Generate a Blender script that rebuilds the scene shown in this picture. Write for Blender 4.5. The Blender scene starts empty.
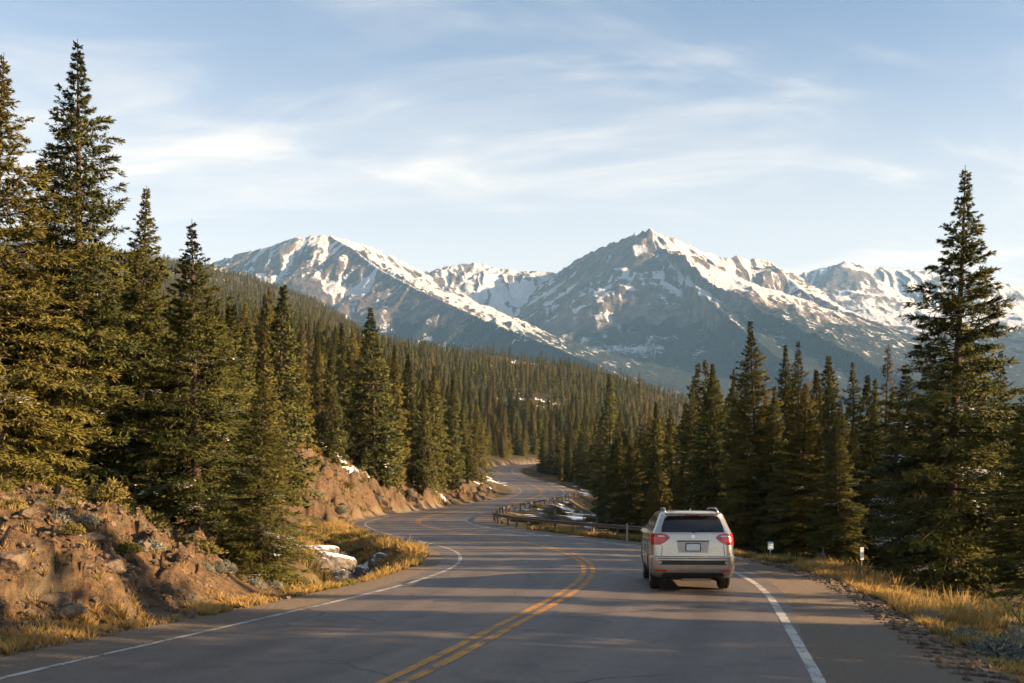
import bpy, bmesh, math, random
import numpy as np
from mathutils import Vector, Matrix

R = math.radians
rng = np.random.default_rng(7)
random.seed(7)
sc = bpy.context.scene
COL = sc.collection

# ------------------------------------------------------------------ camera model
F, HOR, EYE = 995.0, 495.0, 2.1
def at(x, row, Y):
    """world point seen at column x, row row, at distance Y in front of the camera"""
    return Vector(((x - 512.0) * Y / F, Y, EYE - (row - HOR) * Y / F))

SUN_AZ, SUN_EL = 104.0, 16.5
SUN_DIR = Vector((math.sin(R(SUN_AZ)) * math.cos(R(SUN_EL)), math.cos(R(SUN_AZ)) * math.cos(R(SUN_EL)), math.sin(R(SUN_EL))))

# ------------------------------------------------------------------ helpers
def tag(o, label=None, cat=None, group=None, kind=None):
    if label: o['label'] = label
    if cat: o['category'] = cat
    if group: o['group'] = group
    if kind: o['kind'] = kind
    return o

def empty(name, loc=(0, 0, 0), rz=0.0):
    o = bpy.data.objects.new(name, None)
    o.empty_display_size = 0.3
    o.location = loc
    o.rotation_euler = (0, 0, rz)
    COL.objects.link(o)
    return o

def link(name, me, mats, parent=None):
    for m in (mats if isinstance(mats, (list, tuple)) else [mats]):
        me.materials.append(m)
    o = bpy.data.objects.new(name, me)
    COL.objects.link(o)
    if parent: o.parent = parent
    return o

def mesh_np(name, V, Fc, smooth=False, matidx=None):
    """V (n,3), Fc (m,k) all faces with the same number of corners"""
    V = np.asarray(V, np.float32); Fc = np.asarray(Fc, np.int32)
    me = bpy.data.meshes.new(name)
    me.vertices.add(len(V)); me.vertices.foreach_set('co', V.ravel())
    m, k = Fc.shape
    me.loops.add(m * k); me.loops.foreach_set('vertex_index', Fc.ravel())
    me.polygons.add(m)
    me.polygons.foreach_set('loop_start', np.arange(0, m * k, k, dtype=np.int32))
    if matidx is not None: me.polygons.foreach_set('material_index', np.asarray(matidx, np.int32))
    me.update(calc_edges=True)
    me.polygons.foreach_set('use_smooth', np.full(m, bool(smooth)))
    me.update()
    return me

def fattr(me, name, vals):
    a = me.attributes.new(name, 'FLOAT', 'POINT')
    a.data.foreach_set('value', np.asarray(vals, np.float32))

def grid_faces(nr, nc, wrap=False):
    i = np.arange(nr - 1)[:, None]; j = np.arange(nc if wrap else nc - 1)[None, :]
    j2 = (j + 1) % nc
    a = i * nc + j; b = i * nc + j2; c = (i + 1) * nc + j2; d = (i + 1) * nc + j
    return np.stack([a, b, c, d], -1).reshape(-1, 4)

def obj_bm(name, bm, mats, parent=None, smooth=False):
    me = bpy.data.meshes.new(name)
    bmesh.ops.recalc_face_normals(bm, faces=bm.faces)
    bm.to_mesh(me); bm.free()
    if smooth:
        me.polygons.foreach_set('use_smooth', np.full(len(me.polygons), True))
    return link(name, me, mats, parent)

def bm_box(bm, c, s, rot=None, bev=0.0):
    g = bmesh.ops.create_cube(bm, size=1.0)
    vs = g['verts']
    M = Matrix.Translation(c) @ (rot.to_4x4() if rot else Matrix.Identity(4)) @ Matrix.Diagonal((*s, 1))
    bmesh.ops.transform(bm, matrix=M, verts=vs)
    if bev:
        es = list({e for v in vs for e in v.link_edges})
        bmesh.ops.bevel(bm, geom=es, offset=bev, segments=2, affect='EDGES')

def bm_tube(bm, pts, r, n=8, caps=True):
    pts = [Vector(p) for p in pts]
    rs = r if isinstance(r, (list, tuple)) else [r] * len(pts)
    rings = []
    for i, p in enumerate(pts):
        t = (pts[min(i + 1, len(pts) - 1)] - pts[max(i - 1, 0)]).normalized()
        up = Vector((0, 0, 1)) if abs(t.z) < 0.9 else Vector((1, 0, 0))
        a = t.cross(up).normalized(); b = t.cross(a).normalized()
        rings.append([bm.verts.new(p + rs[i] * (math.cos(2 * math.pi * k / n) * a + math.sin(2 * math.pi * k / n) * b)) for k in range(n)])
    for i in range(len(rings) - 1):
        for k in range(n):
            bm.faces.new((rings[i][k], rings[i][(k + 1) % n], rings[i + 1][(k + 1) % n], rings[i + 1][k]))
    if caps:
        bm.faces.new(rings[0]); bm.faces.new(list(reversed(rings[-1])))

# ------------------------------------------------------------------ numpy noise
def _hash(ix, iy, seed):
    h = (ix.astype(np.int64) * 374761393 + iy.astype(np.int64) * 668265263 + seed * 982451653) & 0x7fffffff
    h = (h ^ (h >> 13)) * 1274126177 & 0x7fffffff
    h = (h ^ (h >> 16)) & 0xffff
    return h / 65535.0

def vnoise(x, y, seed=0):
    x = np.asarray(x, float); y = np.asarray(y, float)
    ix = np.floor(x); iy = np.floor(y); fx = x - ix; fy = y - iy
    fx = fx * fx * fx * (fx * (fx * 6 - 15) + 10); fy = fy * fy * fy * (fy * (fy * 6 - 15) + 10)
    a = _hash(ix, iy, seed); b = _hash(ix + 1, iy, seed); c = _hash(ix, iy + 1, seed); d = _hash(ix + 1, iy + 1, seed)
    return (a + (b - a) * fx) * (1 - fy) + (c + (d - c) * fx) * fy      # 0..1

def fbm(x, y, oct=4, seed=0, gain=0.5):
    s = 0; a = 1; n = 0
    for k in range(oct):
        s = s + a * (vnoise(x * 2 ** k + 17.3 * k, y * 2 ** k - 9.1 * k, seed + k) - 0.5); n += a; a *= gain
    return s / n * 2                                                     # ~ -1..1

def ridged(x, y, oct=4, seed=0):
    s = 0; a = 1; n = 0
    for k in range(oct):
        s = s + a * (1 - np.abs(2 * vnoise(x * 2 ** k + 5.7 * k, y * 2 ** k + 3.3 * k, seed + k) - 1)); n += a; a *= 0.5
    return s / n

def worley(x, y, seed):
    """random value of the nearest cell point: blocky facets"""
    ix = np.floor(x); iy = np.floor(y); best = np.full(x.shape, 9e9); val = np.zeros(x.shape)
    for dx in (-1, 0, 1):
        for dy in (-1, 0, 1):
            cx = ix + dx; cy = iy + dy
            px_ = cx + _hash(cx, cy, seed); py_ = cy + _hash(cx, cy, seed + 1)
            gx = (_hash(cx, cy, seed + 3) - .5); gy = (_hash(cx, cy, seed + 4) - .5)
            d = (x - px_) ** 2 + (y - py_) ** 2; m = d < best
            best[m] = d[m]; val[m] = (_hash(cx, cy, seed + 2) + (x - px_) * gx * 1.2 + (y - py_) * gy * 1.2)[m]
    return val

def sstep(a, b, x):
    t = np.clip((x - a) / (b - a), 0, 1)
    return t * t * (3 - 2 * t)

# ------------------------------------------------------------------ node helpers
class NT:
    def __init__(s, name):
        s.m = bpy.data.materials.new(name); s.m.use_nodes = True
        s.t = s.m.node_tree; s.n = s.t.nodes; s.l = s.t.links
        s.b = s.n['Principled BSDF']; s.out = s.n['Material Output']
    def node(s, typ, **kw):
        n = s.n.new(typ)
        for k, v in kw.items():
            if k == 'inp':
                for kk, vv in v.items(): s.put(n.inputs[kk], vv)
            else: setattr(n, k, v)
        return n
    def put(s, sock, v):
        if hasattr(v, 'is_output') or isinstance(v, bpy.types.NodeSocket): s.l.new(v, sock)
        else:
            if isinstance(v, (tuple, list)) and len(v) == 3 and sock.type == 'RGBA': v = (*v, 1)
            sock.default_value = v
    def mix(s, f, a, b, mode='MIX'):
        n = s.node('ShaderNodeMix', data_type='RGBA', blend_type=mode)
        s.put(n.inputs[0], f); s.put(n.inputs[6], a); s.put(n.inputs[7], b)
        return n.outputs[2]
    def math(s, op, a, b=0.0, c=0.0, clamp=False):
        n = s.node('ShaderNodeMath', operation=op, use_clamp=clamp)
        s.put(n.inputs[0], a); s.put(n.inputs[1], b); s.put(n.inputs[2], c)
        return n.outputs[0]
    def noise(s, scale, detail=4, rough=0.55, vec=None, dist=0.0):
        n = s.node('ShaderNodeTexNoise')
        n.inputs['Scale'].default_value = scale; n.inputs['Detail'].default_value = detail
        n.inputs['Roughness'].default_value = rough; n.inputs['Distortion'].default_value = dist
        if vec is None: vec = s.pos()
        s.l.new(vec, n.inputs['Vector'])
        return n.outputs['Fac']
    def pos(s):
        if not hasattr(s, '_p'): s._p = s.node('ShaderNodeNewGeometry').outputs['Position']
        return s._p
    def ramp(s, v, a, b):
        n = s.node('ShaderNodeMapRange', interpolation_type='SMOOTHSTEP')
        s.put(n.inputs[0], v); n.inputs[1].default_value = a; n.inputs[2].default_value = b
        return n.outputs[0]
    def attr(s, name):
        return s.node('ShaderNodeAttribute', attribute_name=name).outputs['Fac']
    def bump(s, h, strength=0.5, dist=0.1):
        n = s.node('ShaderNodeBump'); n.inputs['Strength'].default_value = strength; n.inputs['Distance'].default_value = dist
        s.l.new(h, n.inputs['Height']); s.l.new(n.outputs[0], s.b.inputs['Normal'])
    def base(s, c, rough=0.8, metal=0.0, spec=None):
        s.put(s.b.inputs['Base Color'], c); s.put(s.b.inputs['Roughness'], rough); s.put(s.b.inputs['Metallic'], metal)
        if spec is not None: s.b.inputs['Specular IOR Level'].default_value = spec
        return s

def simple(name, c, rough=0.6, metal=0.0, var=0.12, scale=6.0, spec=None, coat=0.0):
    t = NT(name)
    v = t.noise(scale, 3)
    d = tuple(x * (1 - var) for x in c); e = tuple(min(1, x * (1 + var)) for x in c)
    t.base(t.mix(v, d, e), rough, metal, spec)
    if coat: t.b.inputs['Coat Weight'].default_value = coat; t.b.inputs['Coat Roughness'].default_value = 0.06
    return t.m

# ------------------------------------------------------------------ road plan (centre line = between the yellow lines)
CL = np.array([(-27, -60), (-17, -34), (-10.2, -15), (-5.3, -1), (-2.9, 6), (-1.2, 11.5), (-0.28, 15.3), (0.65, 19), (1.55, 23), (2.1, 27), (2.3, 31.5),
               (1.85, 38), (0.45, 44), (-1.3, 49.5), (-3.2, 56), (-5.2, 64), (-6.9, 73), (-7.6, 84), (-6.9, 102), (-3.4, 122), (1.6, 144), (4.4, 162),
               (5.5, 184), (4.0, 206), (-0.6, 240), (-3.6, 264), (-3.3, 287), (0.5, 312), (9, 340), (22, 372), (40, 410)], float)
def catmull(P, step):
    out = []
    for i in range(len(P) - 1):
        p0 = P[max(i - 1, 0)]; p1 = P[i]; p2 = P[i + 1]; p3 = P[min(i + 2, len(P) - 1)]
        n = max(2, int(np.linalg.norm(p2 - p1) / step))
        for t in np.linspace(0, 1, n, endpoint=False):
            out.append(0.5 * ((2 * p1) + (-p0 + p2) * t + (2 * p0 - 5 * p1 + 4 * p2 - p3) * t * t + (-p0 + 3 * p1 - 3 * p2 + p3) * t ** 3))
    out.append(P[-1]); return np.array(out)
cl = catmull(CL, 0.35)
for _ in range(60):                                     # smooth the curve
    cl[1:-1] = 0.25 * cl[:-2] + 0.5 * cl[1:-1] + 0.25 * cl[2:]
seg = np.linalg.norm(np.diff(cl, axis=0), axis=1)
cs = np.concatenate([[0], np.cumsum(seg)])
N = int(cs[-1] / 0.4)
sN = np.linspace(0, cs[-1], N)
cl = np.stack([np.interp(sN, cs, cl[:, 0]), np.interp(sN, cs, cl[:, 1])], 1)
tan = np.gradient(cl, axis=0); tan /= np.linalg.norm(tan, axis=1)[:, None]
nrm = np.stack([tan[:, 1], -tan[:, 0]], 1)              # to the right of travel
RY = [-80, 60, 80, 105, 125, 145, 160, 185, 205, 240, 265, 290, 310, 340, 372, 420]
RZ = [0, 0, 0.08, 0.27, 0.72, 1.37, 1.94, 3.03, 4.16, 6.2, 8.2, 9.95, 11.1, 12.7, 14.2, 16]
czz = np.interp(cl[:, 1], RY, RZ)
for _ in range(120): czz[1:-1] = 0.25 * czz[:-2] + 0.5 * czz[1:-1] + 0.25 * czz[2:]
lane = np.interp(cl[:, 1], [-20, 12, 20, 31, 60, 400], [4.65, 4.65, 4.3, 3.95, 3.85, 3.9])
shL, shR = 1.0, 1.55

def road_near(x, y):
    """signed lateral distance from the centre line (right +), index of the nearest centre point; for arrays"""
    x = np.asarray(x, float); y = np.asarray(y, float)
    lat = np.empty(x.shape); idx = np.empty(x.shape, int)
    sub = np.arange(0, N, 3)
    for s in range(0, len(x), 20000):
        e = min(s + 20000, len(x))
        d = (x[s:e, None] - cl[sub, 0]) ** 2 + (y[s:e, None] - cl[sub, 1]) ** 2
        k = sub[np.argmin(d, 1)]
        best = k.copy(); bd = np.full(len(k), 1e18)
        for o in (-2, -1, 0, 1, 2):
            kk = np.clip(k + o, 0, N - 1)
            dd = (x[s:e] - cl[kk, 0]) ** 2 + (y[s:e] - cl[kk, 1]) ** 2
            m = dd < bd; best[m] = kk[m]; bd[m] = dd[m]
        sg = np.sign((x[s:e] - cl[best, 0]) * nrm[best, 0] + (y[s:e] - cl[best, 1]) * nrm[best, 1])
        lat[s:e] = np.sqrt(bd) * np.where(sg == 0, 1, sg); idx[s:e] = best
    return lat, idx

# ------------------------------------------------------------------ terrain (heights by bearing and distance)
def flat(Y): return HOR + EYE * F / Y
PROF = {
 -400: [(8, 700), (15, 480), (20, 470), (30, 450), (60, 420), (110, 400), (300, 330), (1000, 250), (1500, 240), (2500, 260)],
 0: [(6, flat(6)), (13, 653), (14.6, 606), (16.2, 545), (18, 506), (21, 498), (25, 490), (30, 480), (45, 462), (60, 450), (80, 435), (110, 418), (150, 400), (200, 380), (300, 350), (450, 325), (700, 298), (1000, 270), (1500, 246), (1800, 243), (2600, 300)],
 100: [(6, flat(6)), (15, 634), (16.5, 590), (18, 548), (19.8, 526), (22.5, 520), (25, 514), (30, 505), (45, 478), (60, 462), (80, 446), (110, 425), (150, 405), (200, 388), (300, 360), (450, 330), (700, 309), (1000, 281), (1500, 254), (1800, 252), (2600, 300)],
 200: [(6, flat(6)), (17.3, 616), (18.6, 600), (20.6, 570), (22, 562), (25, 553), (30, 540), (45, 505), (60, 480), (80, 458), (110, 435), (150, 412), (200, 395), (300, 368), (450, 340), (700, 320), (1000, 293), (1500, 267), (1800, 265), (2600, 310)],
 260: [(6, flat(6)), (20, 600), (24, 581), (30, 560), (45, 530), (60, 510), (75, 485), (85, 462), (95, 440), (110, 430), (150, 411), (200, 397), (300, 373), (450, 347), (700, 327), (1000, 304), (1500, 285), (1700, 283), (2600, 330)],
 310: [(6, flat(6)), (30, flat(30)), (50, 536), (65, 527), (75, 517), (83, 488), (96, 446), (110, 432), (150, 414), (200, 400), (300, 380), (450, 357), (700, 335), (1000, 315), (1500, 301), (1700, 299), (2600, 340)],
 350: [(6, flat(6)), (60, flat(60)), (80, 519), (88, 503), (104, 462), (120, 446), (150, 427), (200, 410), (300, 390), (450, 369), (700, 350), (1000, 333), (1500, 325), (1650, 324), (2600, 360)],
 400: [(6, flat(6)), (60, flat(60)), (80, 521), (105, 512), (113, 497), (128, 470), (150, 457), (200, 438), (300, 412), (450, 392), (700, 365), (950, 349), (1100, 347), (1300, 353), (2000, 400)],
 450: [(6, flat(6)), (60, flat(60)), (100, 514), (125, 506), (136, 501), (148, 486), (170, 474), (200, 465), (240, 460), (300, 450), (450, 420), (700, 378), (900, 354), (1000, 351), (1300, 365), (2000, 420)],
 500: [(6, flat(6)), (60, flat(60)), (100, 515), (150, 500), (200, 487), (240, 478), (290, 468), (340, 459), (450, 432), (700, 383), (900, 362), (950, 361), (1300, 390), (2000, 440)],
 550: [(6, flat(6)), (60, flat(60)), (100, 516), (145, 502), (185, 490), (250, 480), (300, 470), (350, 460), (450, 440), (700, 390), (900, 368), (930, 367), (1300, 400), (2000, 450)],
 600: [(6, flat(6)), (45, 542), (60, 533), (80, 526), (110, 518), (150, 510), (200, 497), (250, 483), (300, 474), (350, 466), (450, 447), (700, 402), (900, 378), (930, 377), (1300, 410), (2000, 455)],
 650: [(6, flat(6)), (45, 543), (60, 534), (80, 527), (110, 520), (150, 512), (200, 504), (300, 488), (450, 462), (700, 420), (900, 392), (950, 391), (1300, 430), (2000, 470)],
 700: [(6, flat(6)), (45, 543), (60, 535), (110, 520), (150, 514), (300, 497), (450, 475), (700, 440), (900, 412), (950, 411), (1300, 450), (2000, 480)],
 800: [(6, flat(6)), (30, 568), (45, 546), (60, 536), (150, 514), (300, 504), (450, 494), (700, 475), (900, 465), (1500, 480)],
 1024: [(6, flat(6)), (20, 612), (30, 577), (45, 552), (60, 540), (150, 515), (450, 502), (900, 490), (2500, 490)],
 1400: [(6, flat(6)), (20, 612), (30, 577), (45, 552), (60, 540), (150, 515), (450, 502), (900, 490), (2500, 490)],
}
_cols = sorted(PROF); _lY = np.linspace(math.log(5), math.log(4000), 300)
_u = np.linspace(-0.92, 0.9, 260)
_tab = np.empty((len(_cols), len(_lY)))
for i, c in enumerate(_cols):
    p = PROF[c]
    ly = np.log([q[0] for q in p])
    z = [EYE - (q[1] - HOR) * q[0] / F for q in p]       # heights
    _tab[i] = EYE - (np.interp(_lY, ly, [q[1] for q in p]) - HOR) * np.exp(_lY) / F
    far = _lY > ly[-1]; _tab[i][far] = z[-1]
    near = _lY < ly[0]; _tab[i][near] = z[0]
_cu = (np.array(_cols) - 512.0) / F
_T = np.stack([np.interp(_u, _cu, _tab[:, k]) for k in range(len(_lY))], 1)
for _ in range(6): _T[1:-1] = 0.25 * _T[:-2] + 0.5 * _T[1:-1] + 0.25 * _T[2:]
for _ in range(2): _T[:, 1:-1] = 0.25 * _T[:, :-2] + 0.5 * _T[:, 1:-1] + 0.25 * _T[:, 2:]

def base_z(x, y):
    x = np.asarray(x, float); y = np.asarray(y, float)
    th = np.arctan2(x, y); r = np.hypot(x, y)
    tc = np.clip(th, -0.72, 0.70)
    u = np.tan(tc); d = np.maximum(r * np.cos(tc), 5.01)
    fu = np.clip((u - _u[0]) / (_u[1] - _u[0]), 0, len(_u) - 1.001); fy = np.clip((np.log(d) - _lY[0]) / (_lY[1] - _lY[0]), 0, len(_lY) - 1.001)
    i = fu.astype(int); j = fy.astype(int); a = fu - i; b = fy - j
    z = (_T[i, j] * (1 - a) + _T[i + 1, j] * a) * (1 - b) + (_T[i, j + 1] * (1 - a) + _T[i + 1, j + 1] * a) * b
    back = sstep(1.0, 2.6, np.abs(th))                    # behind the camera: level out
    return z * (1 - back)

def ground_z(x, y, full=False):
    x = np.atleast_1d(np.asarray(x, float)); y = np.atleast_1d(np.asarray(y, float))
    r = np.hypot(x, y)
    z = base_z(x, y)
    lat = np.full(x.shape, 999.0); edge = np.full(x.shape, 999.0); rz = np.zeros(x.shape)
    m = r < 430
    if m.any():
        l, k = road_near(x[m], y[m])
        lat[m] = l; rz[m] = czz[k]
        edge[m] = np.abs(l) - lane[k] - np.where(l > 0, shR, shL)
    # roughness
    amp = np.interp(r, [0, 30, 120, 400, 1500, 4000], [0.10, 0.16, 0.5, 1.6, 7, 10])
    sc_ = np.interp(r, [0, 30, 120, 400, 1500], [2.0, 3.0, 9, 40, 130])
    rough = fbm(x / 2.3, y / 2.3, 4, 3) * 0.14 * sstep(500, 100, r) + fbm(x / 14, y / 14, 3, 5) * 0.5 * sstep(20, 90, r) * sstep(900, 200, r) \
        + fbm(x / 90, y / 90, 4, 9) * 7 * sstep(250, 900, r)
    w = sstep(0.3, np.where(lat < 0, 2.2, 3.2), edge)
    wr = sstep(0.5, 2.0, edge)
    # left cut banks: chunky soil
    left = (lat < 0)
    h_over = np.clip(z - rz, 0, 3)
    bank = np.where(left, sstep(0.15, 0.7, h_over), 0) * sstep(0.5, 1.4, edge) * sstep(16, 4, edge) * sstep(230, 150, r)
    chunk = ((ridged(x / 1.1, y / 1.1, 4, 21) - 0.55) * 0.75 + (ridged(x / 3.1, y / 3.1, 2, 25) - 0.5) * 0.8) * np.interp(r, [0, 40, 90], [1, 1, 1.25]) + fbm(x / 0.5 + y / 2.0, z / 0.6 + y / 3.0, 3, 29) * 0.28
    # right: gentle drop behind the verge
    nb_ = r < 34
    if nb_.any():
        xb, yb = x[nb_], y[nb_]; q_ = z[nb_]
        wx_ = xb + 0.25 * fbm(xb / .8, yb / .8, 2, 31); wy_ = yb + 0.6 * q_ + 0.25 * fbm(xb / .8, yb / .8, 2, 32)
        chunk[nb_] = chunk[nb_] * 0.75 + (worley(wx_ / .95, wy_ / .75, 35) - .5) * .42 + (worley(wx_ / .38, wy_ / .30, 36) - .5) * .20
    nb_ = (r > 60) & (r < 170)
    if nb_.any():
        xb, yb = x[nb_], y[nb_]; q_ = z[nb_]
        chunk[nb_] = chunk[nb_] + (worley(xb / 2.6 + .4 * fbm(xb / 2, yb / 2, 2, 33), (yb + 1.5 * q_) / 2.8, 37) - .5) * 1.0
    drop = np.where(lat > 0, sstep(2.2, 7, edge) * -0.45, 0) * sstep(70, 20, r)
    zr = rz - 0.055 - np.where(edge > 0, np.minimum(edge, 2.0) * 0.05, 0)
    zz = zr * (1 - w) + (z + drop) * w + rough * wr + bank * chunk
    zz = np.where(edge < 0.25, np.minimum(zz, rz - 0.05), zz)
    if full: return zz, lat, edge, bank
    return zz

def gz(x, y): return float(ground_z([x], [y])[0])

# --------------------------------------------------------------- masks of snow / bare soil in plan
def snow_mask(x, y, r):
    n = fbm(x / 1.7, y / 3.4, 5, 41, 0.6) * 0.5 + 0.5
    spots = [(-20.5, 98, 2.2, 5), (-18.2, 104, 2.4, 5), (-5.8, 38.5, 1.5, 4), (-6.6, 42, 1.7, 4), (9.5, 92, 6, 30), (7.5, 118, 6, 22), (11, 66, 4, 12), (8, 78, 3.5, 12), (-9.5, 175, 5, 14), (-3, 212, 4, 18), (14.5, 15.5, 1.6, 1.8), (20, 41, 3, 6), (-12, 130, 4, 6), (13, 210, 4, 20)]
    m = np.zeros_like(x)
    for (cx, cy, a, b) in spots:
        m = np.maximum(m, 0.85 * np.exp(-((x - cx) / a) ** 2 - ((y - cy) / b) ** 2))
    far = sstep(180, 400, r) * (0.18 + 0.5 * sstep(0.2, 0.6, fbm(x / 60, y / 60, 3, 77)))
    return np.clip(np.maximum(m * 1.25, far) + (n - 0.55) * 2.6 - 0.22, 0, 1) * ((m > 0.03) | (r > 180))

# ------------------------------------------------------------------ ground sheet
def build_ground(mat):
    fw = np.linspace(-R(41), R(41), 1050)
    bk = np.linspace(R(41), 2 * math.pi - R(41), 262)[1:-1]
    th = np.concatenate([fw, bk]); nc = len(th)
    r = np.exp(np.linspace(math.log(1.5), math.log(2700), 600))
    r = np.unique(np.concatenate([r, np.arange(12.5, 29, 0.075)]))
    r = np.concatenate([[0.05], r, [3000, 3600, 4600, 7000, 12000]]); nr = len(r)
    rr, tt = np.meshgrid(r, th, indexing='ij')
    x = (rr * np.sin(tt)).ravel(); y = (rr * np.cos(tt)).ravel()
    z, lat, edge, bank = ground_z(x, y, True)
    rad = np.hypot(x, y)
    z = np.where(rad > 3200, np.minimum(z, 30) - (rad - 3200) * 0.01, z)
    me = mesh_np('ground', np.stack([x, y, z], 1), grid_faces(nr, nc, True)[:, ::-1], True)
    nz = np.empty(len(x) * 3, np.float32); me.vertex_normals.foreach_get('vector', nz); nz = np.abs(nz.reshape(-1, 3)[:, 2])
    dirt = np.maximum(np.clip(bank * 1.2, 0, 1) * sstep(0.985, 0.90, nz), np.where(lat < 0, sstep(0.3, 0.7, edge) * sstep(5.5, 3.5, edge), 0) * sstep(30, 25, rad) * 0.9)
    dirt = np.maximum(dirt, sstep(0.05, 0.3, edge) * sstep(1.2, 0.5, edge) * 0.5)
    fattr(me, 'dirt', dirt); fattr(me, 'snow', snow_mask(x, y, rad))
    fattr(me, 'gravel', sstep(1.1, 0.3, edge + 0.5 * fbm(x / 0.9, y / 0.9, 3, 55)))
    fattr(me, 'far', sstep(120, 420, rad))
    vg = sstep(0.4, 0.9, edge) * np.where(lat > 0, sstep(4.2, 2.6, edge), sstep(1.9, 1.0, edge)) * sstep(140, 90, rad)
    inner = np.exp(-((x + 4.6) / 2.0) ** 2 - ((y - 40) / 12) ** 2) * sstep(0.4, 1.0, edge)
    fattr(me, 'verge', np.maximum(vg, np.clip(inner * 1.5, 0, 1)))
    return tag(link('ground', me, mat), kind='structure')

t = NT('ground_soil')
n1 = t.noise(0.9, 6); n2 = t.noise(7, 5, 0.65); n3 = t.noise(45, 4, 0.7)
floor = t.mix(n2, (0.045, 0.034, 0.018), (0.13, 0.095, 0.05))
floor = t.mix(t.ramp(n1, 0.5, 0.7), floor, (0.10, 0.085, 0.03))
dirt = t.mix(t.ramp(n2, 0.35, 0.65), (0.042, 0.031, 0.022), (0.165, 0.097, 0.050))
dirt = t.mix(t.ramp(n3, 0.5, 0.72), dirt, (0.19, 0.13, 0.083))
dirt = t.mix(t.ramp(n1, 0.52, 0.66), dirt, t.mix(n2, (0.075, 0.065, 0.045), (0.20, 0.16, 0.10)))
grav = t.mix(n3, (0.10, 0.075, 0.055), (0.30, 0.24, 0.18))
verge = t.mix(n2, (0.16, 0.11, 0.045), (0.33, 0.23, 0.09))
farc = t.mix(t.noise(0.05, 5), (0.030, 0.030, 0.015), (0.085, 0.068, 0.036))
c = t.mix(t.attr('far'), floor, farc)
c = t.mix(t.math('MULTIPLY', t.attr('verge'), 0.9), c, verge)
c = t.mix(t.attr('dirt'), c, dirt)
c = t.mix(t.attr('gravel'), c, grav)
c = t.mix(t.ramp(t.math('ADD', t.attr('snow'), t.math('MULTIPLY', t.math('SUBTRACT', n2, 0.5), 0.7)), 0.42, 0.58), c, (0.78, 0.80, 0.83))
t.base(c, 0.95, 0, 0.2)
t.bump(t.math('ADD', t.math('MULTIPLY', n2, 0.6), t.math('MULTIPLY', n3, 0.25)), 0.9, 0.16)
M_ground = t.m
ground = build_ground(M_ground)

# ------------------------------------------------------------------ road
def strip(offs, zoff, lo=0, hi=N, step=1, uv=True, name='strip'):
    """offs: list of arrays (N) of lateral offsets"""
    ks = np.arange(lo, hi, step)
    V = []
    for o in offs:
        o = np.broadcast_to(o, (N,))[ks]
        crown = -0.012 * np.abs(o)
        V.append(np.stack([cl[ks, 0] + nrm[ks, 0] * o, cl[ks, 1] + nrm[ks, 1] * o, czz[ks] + zoff + crown], 1))
    V = np.stack(V, 1); nr, nc = V.shape[:2]
    me = mesh_np(name, V.reshape(-1, 3), grid_faces(nr, nc)[:, ::-1], True)
    lat = np.stack([np.broadcast_to(o, (N,))[ks] for o in offs], 1).ravel()
    fattr(me, 'lat', lat); fattr(me, 'along', np.repeat(sN[ks], nc))
    return me
ewob = lambda s, a: a * fbm(sN / 0.9, sN * 0 + s, 4, 61) + 0.6 * a * fbm(sN / 4, sN * 0 + s, 2, 62)
eL = -(lane + shL) + ewob(1, 0.12); eR = lane + shR + ewob(2, 0.16)
offs = [eL] + [(-lane) + (2 * lane) * f for f in np.linspace(0, 1, 9)] + [eR]
t = NT('asphalt')
lat = t.attr('lat')
cmb = t.node('ShaderNodeCombineXYZ'); t.l.new(lat, cmb.inputs[0]); t.l.new(t.math('MULTIPLY', t.attr('along'), 0.06), cmb.inputs[1])
streak = t.noise(2.2, 5, 0.6, cmb.outputs[0])
fine = t.noise(24, 6, 0.9); mid = t.noise(1.4, 5, 0.6); big = t.noise(0.22, 3)
al = t.math('ABSOLUTE', lat)
def bandf(c, w): return t.ramp(t.math('ABSOLUTE', t.math('SUBTRACT', al, c)), w, 0.0)
wheel = t.math('ADD', bandf(1.15, 0.55), bandf(3.0, 0.55), clamp=True)
c = t.mix(streak, (0.072, 0.056, 0.045), (0.172, 0.134, 0.106))
c = t.mix(t.math('MULTIPLY', wheel, 0.5), c, (0.054, 0.042, 0.034))
c = t.mix(t.ramp(big, 0.45, 0.65), c, t.mix(0.5, c, (0.12, 0.10, 0.085)))
c = t.mix(t.math('MULTIPLY', t.ramp(fine, 0.50, 0.72), 0.75), c, (0.27, 0.225, 0.185))
c = t.mix(t.math('MULTIPLY', t.ramp(fine, 0.47, 0.36), 0.75), c, (0.03, 0.025, 0.022))
c = t.mix(t.math('MULTIPLY', t.ramp(mid, 0.5, 0.7), 0.5), c, (0.045, 0.036, 0.030))
vor = t.node('ShaderNodeTexVoronoi', feature='DISTANCE_TO_EDGE'); vor.inputs['Scale'].default_value = 0.28
wp = t.node('ShaderNodeVectorMath', operation='ADD'); nz_ = t.node('ShaderNodeTexNoise'); nz_.inputs['Scale'].default_value = 0.8; nz_.inputs['Detail'].default_value = 5
t.l.new(t.pos(), nz_.inputs['Vector']); t.l.new(t.pos(), wp.inputs[0]); t.l.new(nz_.outputs['Color'], wp.inputs[1]); t.l.new(wp.outputs[0], vor.inputs['Vector'])
crack = t.math('MULTIPLY', t.ramp(vor.outputs['Distance'], 0.014, 0.004), t.ramp(t.noise(0.15, 2), 0.44, 0.56))
c = t.mix(t.math('MULTIPLY', crack, 0.75), c, (0.02, 0.018, 0.017))
sv = t.math('FRACT', t.math('ADD', t.math('MULTIPLY', t.attr('along'), 0.085), t.math('MULTIPLY', t.noise(0.35, 4), 0.55)))
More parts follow.
